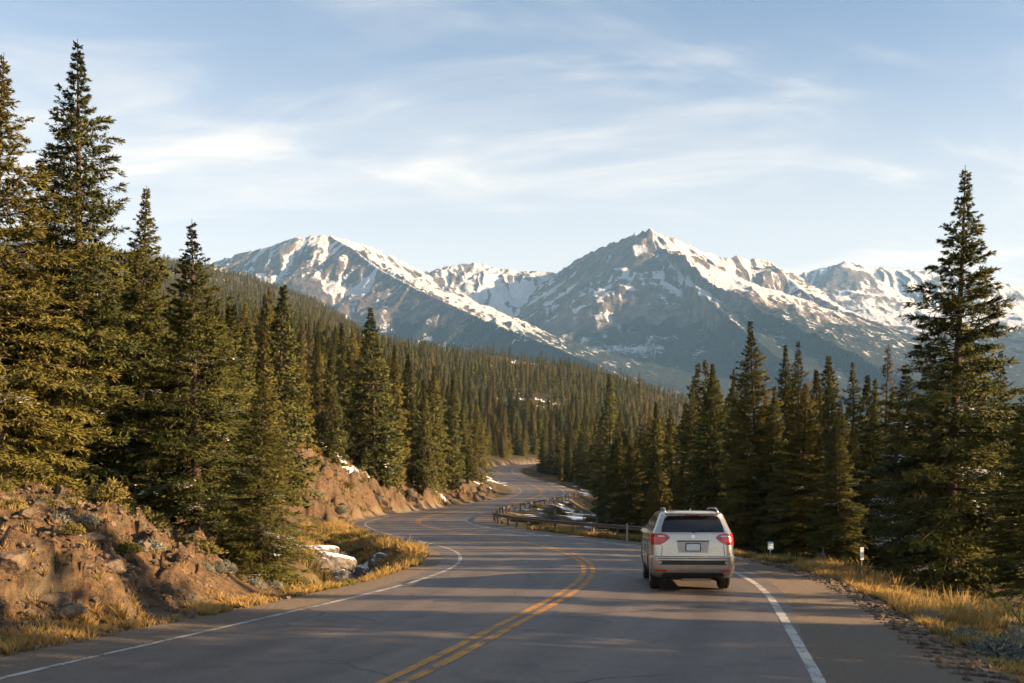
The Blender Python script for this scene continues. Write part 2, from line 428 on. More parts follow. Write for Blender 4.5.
seal = t.math('MULTIPLY', t.ramp(t.math('ABSOLUTE', t.math('SUBTRACT', sv, 0.5)), 0.0055, 0.0025), t.ramp(t.noise(0.25, 2), 0.42, 0.52))
c = t.mix(t.math('MULTIPLY', seal, 0.7), c, (0.022, 0.020, 0.019))
t.base(c, t.math('ADD', 0.50, t.math('MULTIPLY', fine, 0.3)), 0, 0.5)
t.bump(t.math('ADD', fine, t.math('MULTIPLY', mid, 0.5)), 0.55, 0.012)
M_asphalt = t.m
road = tag(link('road', strip(offs, 0.0, name='road'), M_asphalt), kind='structure')

def paint(name, c, wear):
    t = NT(name)
    f = t.noise(26, 5, 0.7); g = t.noise(2.2, 4)
    k = t.ramp(t.math('ADD', t.math('MULTIPLY', f, 0.65), t.math('MULTIPLY', g, 0.5)), wear, wear + 0.12)
    dirty = t.mix(g, tuple(x * 0.72 for x in c), c)
    t.base(t.mix(k, dirty, (0.10, 0.085, 0.07)), 0.7, 0, 0.35); return t.m
M_white = paint('white_paint', (0.52, 0.49, 0.44), 0.545)
M_yellow = paint('yellow_paint', (0.55, 0.25, 0.03), 0.545)
hi = N - 30
def lines(name, o, w, m):
    wob = 0.012 * fbm(sN / 0.7, sN * 0 + w * 50, 3, 71)
    ob = link(name, strip([o - w / 2 + wob, o + w / 2 - wob], 0.005, 0, hi, name=name), m, road)
    return ob
lines('edge_line', -lane, 0.12, M_white); lines('edge_line', lane, 0.15, M_white)
lines('centre_line', -0.125, 0.14, M_yellow); lines('centre_line', 0.125, 0.14, M_yellow)

# ------------------------------------------------------------------ mountains
RIDGES = []
def ridge(pts, jag=0.0, steep=(0.9, 0.9), gully=1.0, crest=1.0):
    RIDGES.append(([at(*p) for p in pts], jag, steep, gully, crest))
ridge([(60, 330, 6800), (150, 290, 6600), (215, 261, 6350), (265, 247, 6200), (298, 237, 6100), (322, 235, 6080), (345, 238, 6100), (368, 246, 6250), (390, 255, 6450), (412, 266, 6700), (427, 274, 6900)], 14, (0.95, 0.95))
ridge([(427, 274, 6900), (437, 267, 7000), (456, 266, 7020), (478, 263, 7050), (500, 269, 7050), (530, 270, 7000), (558, 273, 6950)], 20, (0.95, 0.78))
ridge([(558, 273, 6950), (576, 260, 6700), (600, 248, 6450), (625, 238, 6200), (650, 229, 6000), (675, 239, 6050), (700, 250, 6150), (722, 257, 6250),
       (742, 257, 6300), (770, 262, 6350), (800, 279, 6400), (830, 300, 6350), (870, 330, 6200), (930, 362, 5900)], 18, (0.95, 1.08))
ridge([(700, 330, 9000), (775, 285, 8600), (800, 274, 8500), (845, 261, 8400), (880, 268, 8450), (915, 270, 8500), (960, 276, 8400), (1000, 282, 8300), (1060, 295, 8200), (1200, 330, 8000)], 18, (0.75, 0.75))
ridge([(330, 236, 6080), (350, 247, 5850), (378, 268, 5550), (410, 285, 5250), (445, 302, 4950), (490, 322, 4600), (540, 342, 4200), (600, 366, 3700)], 6, (0.60, 1.05), 0.7)
ridge([(650, 229, 6000), (660, 247, 5850), (672, 268, 5600), (690, 292, 5350), (715, 312, 5100), (750, 332, 4800), (800, 352, 4500), (880, 378, 4100)], 12, (0.60, 1.05), 0.9)
ridge([(700, 250, 6150), (722, 272, 5900), (757, 296, 5600), (800, 318, 5300), (860, 338, 5000)], 10, (0.66, 1.0), 0.9)
ridge([(770, 262, 6350), (800, 288, 6000), (845, 310, 5700), (900, 332, 5400), (970, 352, 5100)], 10, (0.66, 1.0), 0.9)
ridge([(600, 248, 6450), (597, 272, 6150), (590, 296, 5900), (580, 315, 5700)], 8, (0.75, 1.05), 1.0)
ridge([(622, 239, 6220), (628, 270, 5900), (634, 300, 5650), (640, 330, 5300)], 8, (0.75, 1.05), 1.0)
ridge([(500, 269, 7050), (497, 292, 6700), (490, 312, 6400)], 8, (0.8, 1.05), 1.0)
ridge([(440, 267, 7000), (450, 290, 6600), (470, 308, 6300)], 8, (0.8, 1.05), 1.0)
ridge([(270, 246, 6200), (262, 275, 5900), (258, 300, 5600), (262, 330, 5200)], 8, (0.65, 1.0), 1.0)
ridge([(215, 261, 6350), (200, 290, 6000), (190, 320, 5600)], 8, (0.65, 1.0), 1.0)
ridge([(845, 261, 8400), (870, 290, 8000), (893, 315, 7500), (915, 335, 7000)], 10, (0.7, 1.05), 1.0)
ridge([(960, 276, 8400), (985, 305, 7900), (1010, 325, 7300)], 10, (0.7, 1.05), 1.0)
BASE = ([1900, 2300, 2700, 3500, 4300, 5000, 5600, 6500, 9000, 12000], [640, 500, 438, 400, 374, 354, 342, 322, 318, 380])
def build_mountains(mat):
    u = np.linspace((-260 - 512) / F, (1290 - 512) / F, 1250)
    Y = np.concatenate([np.linspace(2000, 4000, 70), np.linspace(4008, 7400, 330), np.linspace(7420, 10500, 130)])
    YY, UU = np.meshgrid(Y, u, indexing='ij')
    x = (UU * YY).ravel(); y = YY.ravel()
    bz = EYE - (np.interp(y, *BASE) - HOR) * y / F
    wx = x + 90 * fbm(x / 420, y / 420, 3, 101); wy = y + 90 * fbm(x / 420, y / 420, 3, 102)
    best = np.full(x.shape, -1e9); gul = np.zeros(x.shape); stk = np.zeros(x.shape); dist = np.full(x.shape, 9e9)
    for ri, (P, jag, st, gk, ck) in enumerate(RIDGES):
        P = np.array([tuple(p) for p in P]); s0 = 0
        hb = np.full(x.shape, -1e9); ds = np.full(x.shape, 9e9); sb = np.zeros(x.shape); side = np.zeros(x.shape)
        for a, b in zip(P[:-1], P[1:]):
            d = b[:2] - a[:2]; L = np.linalg.norm(d)
            f0 = ((wx - a[0]) * d[0] + (wy - a[1]) * d[1]) / L ** 2
            f = np.clip(f0, 0, 1)
            # near the crest use the true position so that the skyline is where it should be
            q = np.hypot(wx - (a[0] + d[0] * f), wy - (a[1] + d[1] * f))
            f0t = np.clip(((x - a[0]) * d[0] + (y - a[1]) * d[1]) / L ** 2, 0, 1)
            qt = np.hypot(x - (a[0] + d[0] * f0t), y - (a[1] + d[1] * f0t))
            bl = sstep(40, 260, qt)
            q = qt * (1 - bl) + q * bl; f = f0t * (1 - bl) + f * bl
            h = a[2] + (b[2] - a[2]) * f
            sd = np.sign(d[0] * (y - a[1]) - d[1] * (x - a[0]))
            slope = np.where(sd > 0, st[0], st[1])
            drop = slope * (0.66 * q + 0.34 * 650 * (1 - np.exp(-q / 650.0)))
            hh = h - drop
            m = hh > hb
            hb[m] = hh[m]; ds[m] = q[m]; sb[m] = (s0 + L * f)[m]; side[m] = sd[m]
            s0 += L
        if jag:
            hb = hb + jag * (2 * ridged(sb / 70.0, np.full_like(sb, ri * 3.1), 3, 110 + ri) - 1.15) * np.exp(-ds / 70)
        # gullies running down the slope
        sw = sb + 40 * fbm(x / 160, y / 160, 3, 140 + ri) + ds * 0.15
        g = 1 - np.abs(2 * vnoise(sw / 105.0, ds / 1300.0 + side * 7.7 + ri, 120 + ri) - 1)
        g2 = 1 - np.abs(2 * vnoise(sw / 38.0, ds / 500.0 + side * 3.7 + ri, 130 + ri) - 1)
        gg = 0.64 * g + 0.36 * g2
        hb = hb + gk * (gg - 0.5) * 88 * sstep(10, 160, ds) * (0.45 + 0.55 * sstep(1500, 300, ds))
        m = hb > best
        best[m] = hb[m]; gul[m] = gg[m]; stk[m] = (0.5 * g2 + 0.5 * (1 - np.abs(2 * vnoise(sw / 21.0 + 9.1, ds / 320.0 + side * 2.3 + ri, 135 + ri) - 1)))[m]; dist[m] = ds[m]
    k = 45.0                                              # soft union with the valley floor
    bz = bz + 40 * fbm(x / 600, y / 600, 4, 150)
    z = np.maximum(best, bz) + k * np.exp(-np.abs(best - bz) / k) * 0.5
    onridge = sstep(-60, 120, best - bz)
    crag = (ridged(x / 130, y / 130, 4, 160) - 0.5)
    z = z + crag * 46 * sstep(400, 900, z) * sstep(20, 120, dist) + fbm(x / 45, y / 45, 3, 165) * 6 * sstep(10, 60, dist)
    z = np.where(y < 2300, np.minimum(z, -60 + (y - 2000) * 0.6), z)
    nr, nc = YY.shape
    me = mesh_np('mountains', np.stack([x, y, z], 1), grid_faces(nr, nc)[:, ::-1], True)
    nv = np.empty(len(x) * 3, np.float32); me.vertex_normals.foreach_get('vector', nv); nv = nv.reshape(-1, 3)
    row = HOR - (z - EYE) / y * F
    # snow: high, not too steep, collects in gullies, blown off the sunny south-west side
    alt = z + 120 * fbm(x / 300, y / 300, 4, 170)
    n = fbm(x / 75, y / 75, 4, 175)
    sn = sstep(880, 1110, alt) * (0.56 + 1.1 * (0.55 - gul) * onridge + 1.25 * (0.52 - stk) * onridge + 0.30 * n + (np.abs(nv[:, 2]) - 0.70) * 1.05)
    sn = sn + 0.13 * sstep(0.1, -0.3, nv[:, 0]) - 0.36 * sstep(0.1, 0.55, nv[:, 0]) + 0.30 * sstep(-0.1, 0.45, -nv[:, 0])
    pxm = 512 + F * x / y
    bench = np.exp(-((pxm - 645) / 85) ** 2) * np.exp(-((row - 349) / 8) ** 2) * sstep(-0.15, 0.25, fbm(x / 150, y / 260, 4, 180))
    bowl = np.exp(-((pxm - 552) / 62) ** 4) * np.exp(-((row - 301) / 26) ** 4)
    sn = sn + bowl * (0.42 + 0.25 * n - 0.35 * sstep(0.45, 0.7, 1 - np.abs(nv[:, 2]))) + 0.10 * sstep(620, 660, pxm) * 0 + 0.09 * sstep(0.05, -0.35, nv[:, 0]) * sstep(900, 1100, alt)
    bench = 0.62 * bench
    bench = np.maximum(bench, 0.5 * sstep(0.15, 0.45, fbm(x / 70, y / 120, 4, 181)) * sstep(560, 700, z) * sstep(1000, 820, z))
    sn = np.maximum(sn, bench * 0.9)
    fo = sstep(1010, 760, alt + 90 * n) * sstep(1.25, 0.5, sn + 0.3)
    fattr(me, 'snow', sn); fattr(me, 'forest', fo)
    return tag(link('mountains', me, mat), kind='structure')
t = NT('mountain_rock')
mp_ = t.node('ShaderNodeMapping'); mp_.inputs['Scale'].default_value = (1, 1, 0.45); t.l.new(t.pos(), mp_.inputs[0])
nA = t.noise(0.012, 6, 0.6); nB = t.noise(0.034, 6, 0.72, mp_.outputs[0]); nC = t.noise(0.085, 4, 0.7)
rock = t.mix(t.ramp(nA, 0.3, 0.7), (0.070, 0.060, 0.053), (0.25, 0.192, 0.148))
rock = t.mix(t.math('MULTIPLY', t.ramp(nB, 0.48, 0.62), 0.75), rock, (0.055, 0.048, 0.045))
grassy = t.mix(nB, (0.12, 0.10, 0.05), (0.22, 0.17, 0.09))
forest_c = t.mix(t.ramp(nC, 0.35, 0.65), (0.008, 0.012, 0.010), (0.030, 0.036, 0.022))
forest_c = t.mix(t.ramp(nA, 0.62, 0.78), forest_c, grassy)
c = t.mix(t.ramp(t.math('ADD', t.attr('forest'), t.math('MULTIPLY', t.math('SUBTRACT', nB, 0.5), 0.8)), 0.42, 0.58), rock, forest_c)
snf = t.ramp(t.math('ADD', t.attr('snow'), t.math('ADD', t.math('MULTIPLY', t.math('SUBTRACT', nB, 0.5), 1.15), t.math('MULTIPLY', t.math('SUBTRACT', nC, 0.5), 0.7))), 0.38, 0.57)
c = t.mix(snf, c, (0.64, 0.65, 0.68))
t.base(c, 0.9, 0, 0.2)
t.bump(t.math('ADD', nB, t.math('MULTIPLY', nC, 0.8)), 1.0, 26.0)
build_mountains(t.m)

# ------------------------------------------------------------------ trees
def bark_mat():
    t = NT('bark')
    n = t.node('ShaderNodeTexCoord').outputs['Object']
    a = t.noise(9, 5, 0.7, n); b = t.noise(30, 3, 0.7, n)
    t.base(t.mix(a, (0.035, 0.026, 0.020), (0.11, 0.08, 0.06)), 0.95, 0, 0.2); t.bump(b, 0.8, 0.03); return t.m
def needle_mat(name, dark, light, tint):
    t = NT(name)
    rnd = t.node('ShaderNodeObjectInfo').outputs['Random']
    k = t.attr('shade')
    c = t.mix(k, dark, light)
    c = t.mix(t.math('MULTIPLY', t.ramp(rnd, 0.35, 1.0), 0.5), c, tint)
    t.base(c, 0.75, 0, 0.15)
    at_ = t.node('ShaderNodeAttribute', attribute_name='outward').outputs['Vector']
    vt = t.node('ShaderNodeVectorTransform', vector_type='NORMAL', convert_from='OBJECT', convert_to='WORLD'); t.l.new(at_, vt.inputs[0])
    gn = t.node('ShaderNodeNewGeometry').outputs['Normal']
    sc1 = t.node('ShaderNodeVectorMath', operation='SCALE'); t.l.new(gn, sc1.inputs[0]); sc1.inputs['Scale'].default_value = 0.55
    ad = t.node('ShaderNodeVectorMath', operation='ADD'); t.l.new(sc1.outputs[0], ad.inputs[0]); t.l.new(vt.outputs[0], ad.inputs[1])
    nm = t.node('ShaderNodeVectorMath', operation='NORMALIZE'); t.l.new(ad.outputs[0], nm.inputs[0]); t.l.new(nm.outputs[0], t.b.inputs['Normal'])
    tr = t.node('ShaderNodeBsdfTranslucent'); t.l.new(nm.outputs[0], tr.inputs['Normal']); t.put(tr.inputs[0], t.mix(0.5, c, (0.10, 0.11, 0.02)))
    mx = t.node('ShaderNodeMixShader'); mx.inputs[0].default_value = 0.20
    t.l.new(t.b.outputs[0], mx.inputs[1]); t.l.new(tr.outputs[0], mx.inputs[2]); t.l.new(mx.outputs[0], t.out.inputs[0])
    return t.m
M_bark = bark_mat()
M_needle = needle_mat('spruce_needles', (0.030, 0.044, 0.016), (0.170, 0.168, 0.042), (0.235, 0.175, 0.036))
M_dead = needle_mat('dry_needles', (0.10, 0.075, 0.04), (0.20, 0.16, 0.09), (0.17, 0.13, 0.07))
M_frost = simple('branch_snow', (0.78, 0.80, 0.84), 0.9)

def norm(v): return v / np.maximum(np.linalg.norm(v, axis=-1, keepdims=True), 1e-9)
def kites(p, d, w, l, hw, drop=None):
    """diamond shaped needle sprays: base p, direction d, width direction w, length l, half width hw"""
    n = len(p); l = l[:, None]; hw = hw[:, None]
    V = np.stack([p, p + d * l * 0.42 + w * hw, p + d * l, p + d * l * 0.42 - w * hw], 1)
    return V.reshape(-1, 3), np.arange(n * 4).reshape(n, 4)

def spruce(name, seed, h, rr, nb, ntw, nk, kl, kw, low=0.05, limbs=True, frost=0.0, gap=0.12, ragged=0.25):
    """crown mesh and trunk mesh of one spruce, base at the origin"""
    g = np.random.default_rng(seed)
    # branches: whorls up the trunk
    tb = low + (1 - low) * (1 - (1 - (np.arange(nb) + g.random(nb)) / nb) ** 0.96) * 0.985
    wq = 0.60 * (1 - sstep(0.55, 0.88, tb)); tb = np.round(tb * nb / 7.0) / (nb / 7.0) * wq + tb * (1 - wq)
    tb = np.clip(tb, low, 0.992)
    az = np.arange(nb) * 2.399 + g.normal(0, 0.35, nb)
    prof = ((1 - tb) ** 0.92 * 0.93 + 0.07 * (1 - tb) ** 0.3) * np.clip((1.0 - tb) / 0.16, 0.42, 1) * np.minimum(1, 0.62 + (tb - low) / 0.2 * 0.38)
    lump = 1 + ragged * 1.2 * fbm(az / 1.1, tb * 9, 3, seed) + g.normal(0, ragged * 0.6, nb)
    L = h * rr * np.clip(prof * np.clip(lump, 0.4, 1.5), 0.012, None)
    keep = g.random(nb) > gap
    tb, az, L = tb[keep], az[keep], L[keep]; nb = len(tb)
    pitch = np.interp(tb, [0, 0.35, 0.75, 1.0], [-0.28, -0.10, 0.28, 0.85]) + g.normal(0, 0.09, nb)
    sag = np.interp(tb, [0, 0.6, 1], [0.26, 0.14, 0.0]); up = np.interp(tb, [0, 0.6, 1], [0.20, 0.16, 0.05])
    lean = 0.012 * h * np.sin(np.linspace(0, 3, 50) + seed); ts = np.linspace(0, 1, 50)
    tx = lambda q: np.interp(q, ts, lean) - lean[0]
    ho = np.stack([np.cos(az), np.sin(az), 0 * az], 1)
    def bp(i, s):                                          # point on branch i at parameter s
        z = tb[i] * h + L[i] * (np.sin(pitch[i]) * s - sag[i] * s ** 2 + up[i] * s ** 3)
        r = L[i] * s * np.cos(pitch[i])
        return np.stack([ho[i, 0] * r + tx(tb[i]), ho[i, 1] * r, z], 1)
    # twigs
    cnt = np.maximum(6, (ntw * np.clip(L / (h * rr * 0.6), 0.25, 1.3)).astype(int))
    bi = np.repeat(np.arange(nb), cnt); T = len(bi)
    s = 0.10 + 0.90 * g.random(T) ** 0.75
    side = np.where(g.random(T) < 0.5, -1.0, 1.0)
    ang = side * np.interp(s, [0, 0.8, 1], [1.15, 0.75, 0.25]) * g.uniform(0.6, 1.2, T)
    ca, sa = np.cos(ang), np.sin(ang)
    hd = ho[bi]
    td = np.stack([hd[:, 0] * ca - hd[:, 1] * sa, hd[:, 0] * sa + hd[:, 1] * ca, g.normal(-0.12, 0.22, T) + 0.5 * np.sin(pitch[bi])], 1)
    td = norm(td)
    tl = np.clip(L[bi] * 0.42 * (1.12 - 0.72 * s), 0.007 * h, 0.055 * h) * g.uniform(0.7, 1.25, T)
    p0 = bp(bi, s)
    # sprays on twigs
    ki = np.repeat(np.arange(T), nk); K = len(ki)
    q = g.random(K)
    kd = norm(td[ki] + g.normal(0, 0.42, (K, 3)) + np.array([0, 0, -0.05]))
    kp = p0[ki] + td[ki] * (tl[ki] * q)[:, None]
    kwv = norm(np.cross(kd, np.array([0, 0, 1.0]) + g.normal(0, 0.55, (K, 3))))
    V, Fc = kites(kp, kd, kwv, kl * g.uniform(0.7, 1.25, K) * np.interp(kp[:, 2] / h, [0, .75, 1], [1, .85, .38]), kw * g.uniform(0.75, 1.25, K) * np.interp(kp[:, 2] / h, [0, .8, 1], [1, .9, .6]))
    mi = np.zeros(K, int)
    if frost > 0:
        fb = (g.random(nb) < frost * 1.3) & (tb < 0.62)
        fk = fb[bi[ki]] & (g.random(K) < 0.22) & (s[ki] > 0.25)
        mi[fk] = 1; nf_ = int(fk.sum())
        kd2 = norm(kd[fk] * np.array([1, 1, 0.25])); w2 = norm(np.cross(kd2, np.array([0, 0, 1.0]) + g.normal(0, .15, (nf_, 3))))
        V.reshape(K, 4, 3)[fk] = kites(kp[fk] + np.array([0, 0, .025]), kd2, w2, kl * g.uniform(.5, .9, nf_), kw * g.uniform(1.6, 2.8, nf_))[0].reshape(-1, 4, 3)
    rad = np.hypot(kp[:, 0], kp[:, 1]) / (h * rr * np.clip((1 - kp[:, 2] / h), 0.05, 1) + 1e-6)
    sh = np.clip(0.38 * g.random(K) + 0.5 * g.random(nb)[bi[ki]] + 0.3 * fbm(kp[:, 0] * 1.3, kp[:, 2] * 1.3 + kp[:, 1], 2, seed + 5) + 0.06, 0, 1)
    # leader
    me = mesh_np(name, V, Fc, False, mi)
    fattr(me, 'shade', np.repeat(sh, 4))
    ow = kp * np.array([1, 1, 0.0]); ow = norm(ow) * np.clip(np.hypot(kp[:, 0], kp[:, 1]) / (0.03 * h), 0.2, 1)[:, None] + np.array([0, 0, 0.40]) + g.normal(0, .22, (K, 3))
    va = me.attributes.new('outward', 'FLOAT_VECTOR', 'POINT'); va.data.foreach_set('vector', np.repeat(norm(ow), 4, 0).astype(np.float32).ravel())
    me.materials.append(M_needle)
    if frost > 0: me.materials.append(M_frost)
    # trunk
    n = 9; zt = np.array([-0.03, 0, 0.02, 0.1, 0.3, 0.55, 0.8, 0.95, 1.0]) * h
    rt = np.array([0.024, 0.021, 0.016, 0.0135, 0.0105, 0.0068, 0.0034, 0.0012, 0.0005]) * h
    a = np.linspace(0, 2 * np.pi, n, endpoint=False)
    Vt = np.stack([np.cos(a)[None] * rt[:, None] + tx(zt / h)[:, None], np.sin(a)[None] * rt[:, None], np.repeat(zt[:, None], n, 1)], -1).reshape(-1, 3)
    Ft = grid_faces(len(zt), n, True)
    if limbs:
        idx = np.where(L > 0.12 * h * rr)[0]; ss = [0.0, 0.35, 0.7, 0.97]
        for i in idx:
            rb = 0.0022 * h * (L[i] / (h * rr)) + 0.004
            base = len(Vt); ring = []
            sidev = np.array([-ho[i, 1], ho[i, 0], 0])
            for k, s_ in enumerate(ss):
                c = bp(np.array([i]), np.array([s_]))[0]; r_ = rb * (1 - 0.85 * s_)
                ring += [c + sidev * r_, c - sidev * r_ * 0.6 + np.array([0, 0, r_]), c - sidev * r_ * 0.6 - np.array([0, 0, r_])]
            Vt = np.concatenate([Vt, np.array(ring)])
            Ft = np.concatenate([Ft, grid_faces(len(ss), 3, True) + base])
    mt = mesh_np(name + '_trunk', Vt, Ft, True)
    mt.materials.append(M_bark)
    return me, mt, h

# prototypes: (crown mesh, trunk mesh, height)
HERO = [spruce('crown_a', 11, 13, 0.165, 420, 24, 17, 0.15, 0.0165, 0.07, True, 0.03, 0.10, 0.34),
        spruce('crown_b', 12, 13, 0.180, 400, 24, 17, 0.15, 0.0165, 0.05, True, 0.035, 0.12, 0.36),
        spruce('crown_c', 13, 12, 0.160, 400, 24, 17, 0.15, 0.0165, 0.06, True, 0.025, 0.10, 0.34),
        spruce('crown_d', 14, 12, 0.180, 390, 24, 17, 0.15, 0.0165, 0.04, True, 0.17, 0.13, 0.36),
        spruce('crown_l', 15, 12, 0.150, 330, 22, 16, 0.15, 0.0165, 0.10, True, 0.08, 0.24, 0.50),
        spruce('crown_m', 16, 12, 0.195, 380, 24, 17, 0.15, 0.0165, 0.02, True, 0.05, 0.12, 0.30)]
MID = [spruce('crown_e', 21, 12, 0.150, 250, 13, 6, 0.31, 0.046, 0.04, True, 0.03, 0.10, 0.36),
       spruce('crown_f', 22, 12, 0.170, 240, 13, 6, 0.31, 0.046, 0.03, True, 0.0, 0.12, 0.38),
       spruce('crown_g', 23, 12, 0.125, 250, 12, 6, 0.30, 0.046, 0.05, True, 0.05, 0.10, 0.36),
       spruce('crown_h', 24, 12, 0.185, 230, 13, 6, 0.31, 0.046, 0.03, True, 0.03, 0.14, 0.40)]
FAR = [spruce('crown_i', 31, 12, 0.125, 90, 6, 1, 0.80, 0.18, 0.03, False, 0, 0.1, 0.4),
       spruce('crown_j', 32, 12, 0.150, 84, 6, 1, 0.80, 0.19, 0.03, False, 0, 0.1, 0.4),
       spruce('crown_k', 33, 12, 0.100, 88, 6, 1, 0.75, 0.17, 0.03, False, 0, 0.1, 0.4)]
DEAD = spruce('crown_bare', 41, 12, 0.115, 220, 9, 5, 0.26, 0.026, 0.08, True, 0.0, 0.25, 0.5)
DEAD[0].materials[0] = M_dead

def put_tree(proto, x, y, height, rz, label, group=None, name='spruce_tree', wide=1.0, cat='tree', z=None, sink=0.1):
    me, mt, h = proto; s = height / h
    z = gz(x, y) - sink if z is None else z
    o = empty(name, (x, y, z), rz); o.scale = (s * wide, s * wide, s); o.rotation_euler = (random.gauss(0, .012), random.gauss(0, .012), rz)
    tag(o, label, cat, group)
    for nm, m in (('crown', me), ('trunk', mt)):
        c = bpy.data.objects.new(nm, m); c.parent = o; COL.objects.link(c)
    return o

# trees one can single out: column, top row, distance, width factor, prototype, label
single = [
 (-2, 52, 24.5, 1.15, 5, 'golden lit tall spruce cut by the left edge of the picture, on the bank top'),
 (77, 36, 27, 1.12, 1, 'tallest spruce in view, dark ragged crown standing on top of the near soil bank'),
 (143, 186, 30, 1.0, 2, 'slender spruce just behind the tallest spruce, its tip half as high'),
 (197, 217, 27.5, 1.12, 3, 'broad full spruce at the foot of the near soil bank, branches down to the ground'),
 (262, 372, 24.6, 1.25, 5, 'small bushy spruce beside the near road edge, in front of the broad full spruce'),
 (40, 205, 31, 1.0, 4, 'spruce filling the gap between the picture-edge spruce and the tallest spruce'),
 (115, 290, 33, 1.1, 5, 'shorter spruce hidden behind the tallest spruce, sunlit side showing'),
 (172, 335, 33, 1.0, 1, 'young spruce between the slender spruce and the broad full spruce'),
 (226, 300, 34, 1.0, 2, 'young narrow spruce right behind the broad full spruce'),
 (950, 168, 28, 1.12, 3, 'tall lone spruce on the right verge, rising above the mountain skyline'),
 (1030, 368, 25, 1.2, 0, 'spruce cut by the right edge of the picture, beside the tall lone spruce'),
 (905, 405, 34, 1.1, 3, 'frosted low spruce tucked against the left side of the tall lone spruce'),
 (985, 395, 33, 1.1, 1, 'sunlit spruce behind the right side of the tall lone spruce'),
 (760, 319, 45, 1.05, 0, 'tallest spruce of the roadside group ahead of the silver car, pointed top'),
 (786, 343, 48, 0.9, 2, 'narrow spruce second in height behind the right of the group ahead of the car'),
 (804, 340, 45, 0.95, 4, 'spruce with a thin bare tip next to the tallest roadside spruce'),
 (829, 372, 42, 0.9, 2, 'bright golden young spruce standing above the white marker stake'),
 (852, 360, 50, 1.0, 4, 'dark spruce behind the golden young spruce'),
 (712, 362, 54, 0.95, 1, 'dark spruce rising directly behind the silver car'),
 (734, 367, 60, 0.8, 2, 'thin pole-like spruce between the car and the tallest roadside spruce'),
 (690, 384, 58, 1.0, 3, 'spruce rising from behind the left of the silver car roof'),
 (630, 440, 62, 1.3, 3, 'short wide spruce beside the bend of the guardrail'),
 (281, 282, 72, 1.1, 1, 'tall pointed spruce above the orange cut bank, left of the road bend'),
 (376, 307, 108, 1.25, 0, 'tallest spruce on the cut bank above the far road bend'),
 (608, 372, 165, 0.9, 1, 'dark tall spruce beyond the guardrail bend'),
 (655, 418, 74, 1.0, 2, 'slim spruce behind the short wide spruce by the guardrail'),
]
placed = []
for i, (px, row, Y, wd, pr, lab) in enumerate(single):
    x = (px - 512) * Y / F; z = gz(x, Y) - 0.1
    h = EYE - (row - HOR) * Y / F - z
    proto = HERO[pr] if Y < 66 else MID[pr]
    put_tree(proto, x, Y, h, i * 1.7, lab, None, wide=wd * (13.0 / max(h, 9.0)) ** 0.25, z=z)
    placed.append((x, Y))
# the tall stand above the cut bank
for i, (px, row, Y) in enumerate([(300, 332, 96), (319, 342, 101), (345, 322, 107), (334, 352, 99), (360, 348, 113), (394, 344, 117), (411, 352, 122), (431, 364, 128), (452, 378, 142), (386, 366, 110), (425, 388, 121)]):
    x = (px - 512) * Y / F; z = gz(x, Y) - 0.1
    put_tree(MID[i % 3], x, Y, EYE - (row - HOR) * Y / F - z, i * 2.1, 'tall spruce in the close stand on top of the orange cut bank', 'tall spruces on top of the cut bank', wide=0.92, z=z); placed.append((x, Y))
for px, row, Y, lab in ((262, 326, 66, 'slim spruce just left of the tall pointed spruce above the cut bank'), (243, 334, 58, 'rust tinged spruce between the broad full spruce and the cut bank stand')):
    x = (px - 512) * Y / F; z = gz(x, Y) - 0.1
    put_tree(MID[0], x, Y, EYE - (row - HOR) * Y / F - z, px, lab, None, z=z); placed.append((x, Y))
for i, (px, row, Y) in enumerate([(870, 374, 50), (840, 396, 46), (774, 384, 43.5), (744, 402, 51), (722, 396, 66), (701, 402, 64), (673, 408, 71), (816, 368, 53), (795, 376, 54), (930, 338, 41), (1003, 350, 39), (893, 384, 45), (858, 420, 43), (762, 415, 46)]):
    x = (px - 512) * Y / F; z = gz(x, Y) - 0.1; hh_ = EYE - (row - HOR) * Y / F - z
    put_tree(HERO[i % 6] if Y < 47 else MID[(0, 2, 3)[i % 3]], x, Y, hh_, i * 1.3, 'narrow spruce in the dense roadside wood between the silver car and the tall lone spruce', 'spruces of the dense roadside wood', wide=1.05, z=z); placed.append((x, Y))
# pale half-bare spruce
x = (886 - 512) * 58 / F; z = gz(x, 58) - 0.1
put_tree(DEAD, x, 58, EYE - (344 - HOR) * 58 / F - z, 0.6, 'pale half-bare spruce standing behind the tall lone spruce', None, wide=1.1, z=z, name='bare_spruce'); placed.append((x, 58))
x = (660 + 171 - 512) * 62 / F; z = gz(x, 62) - 0.1

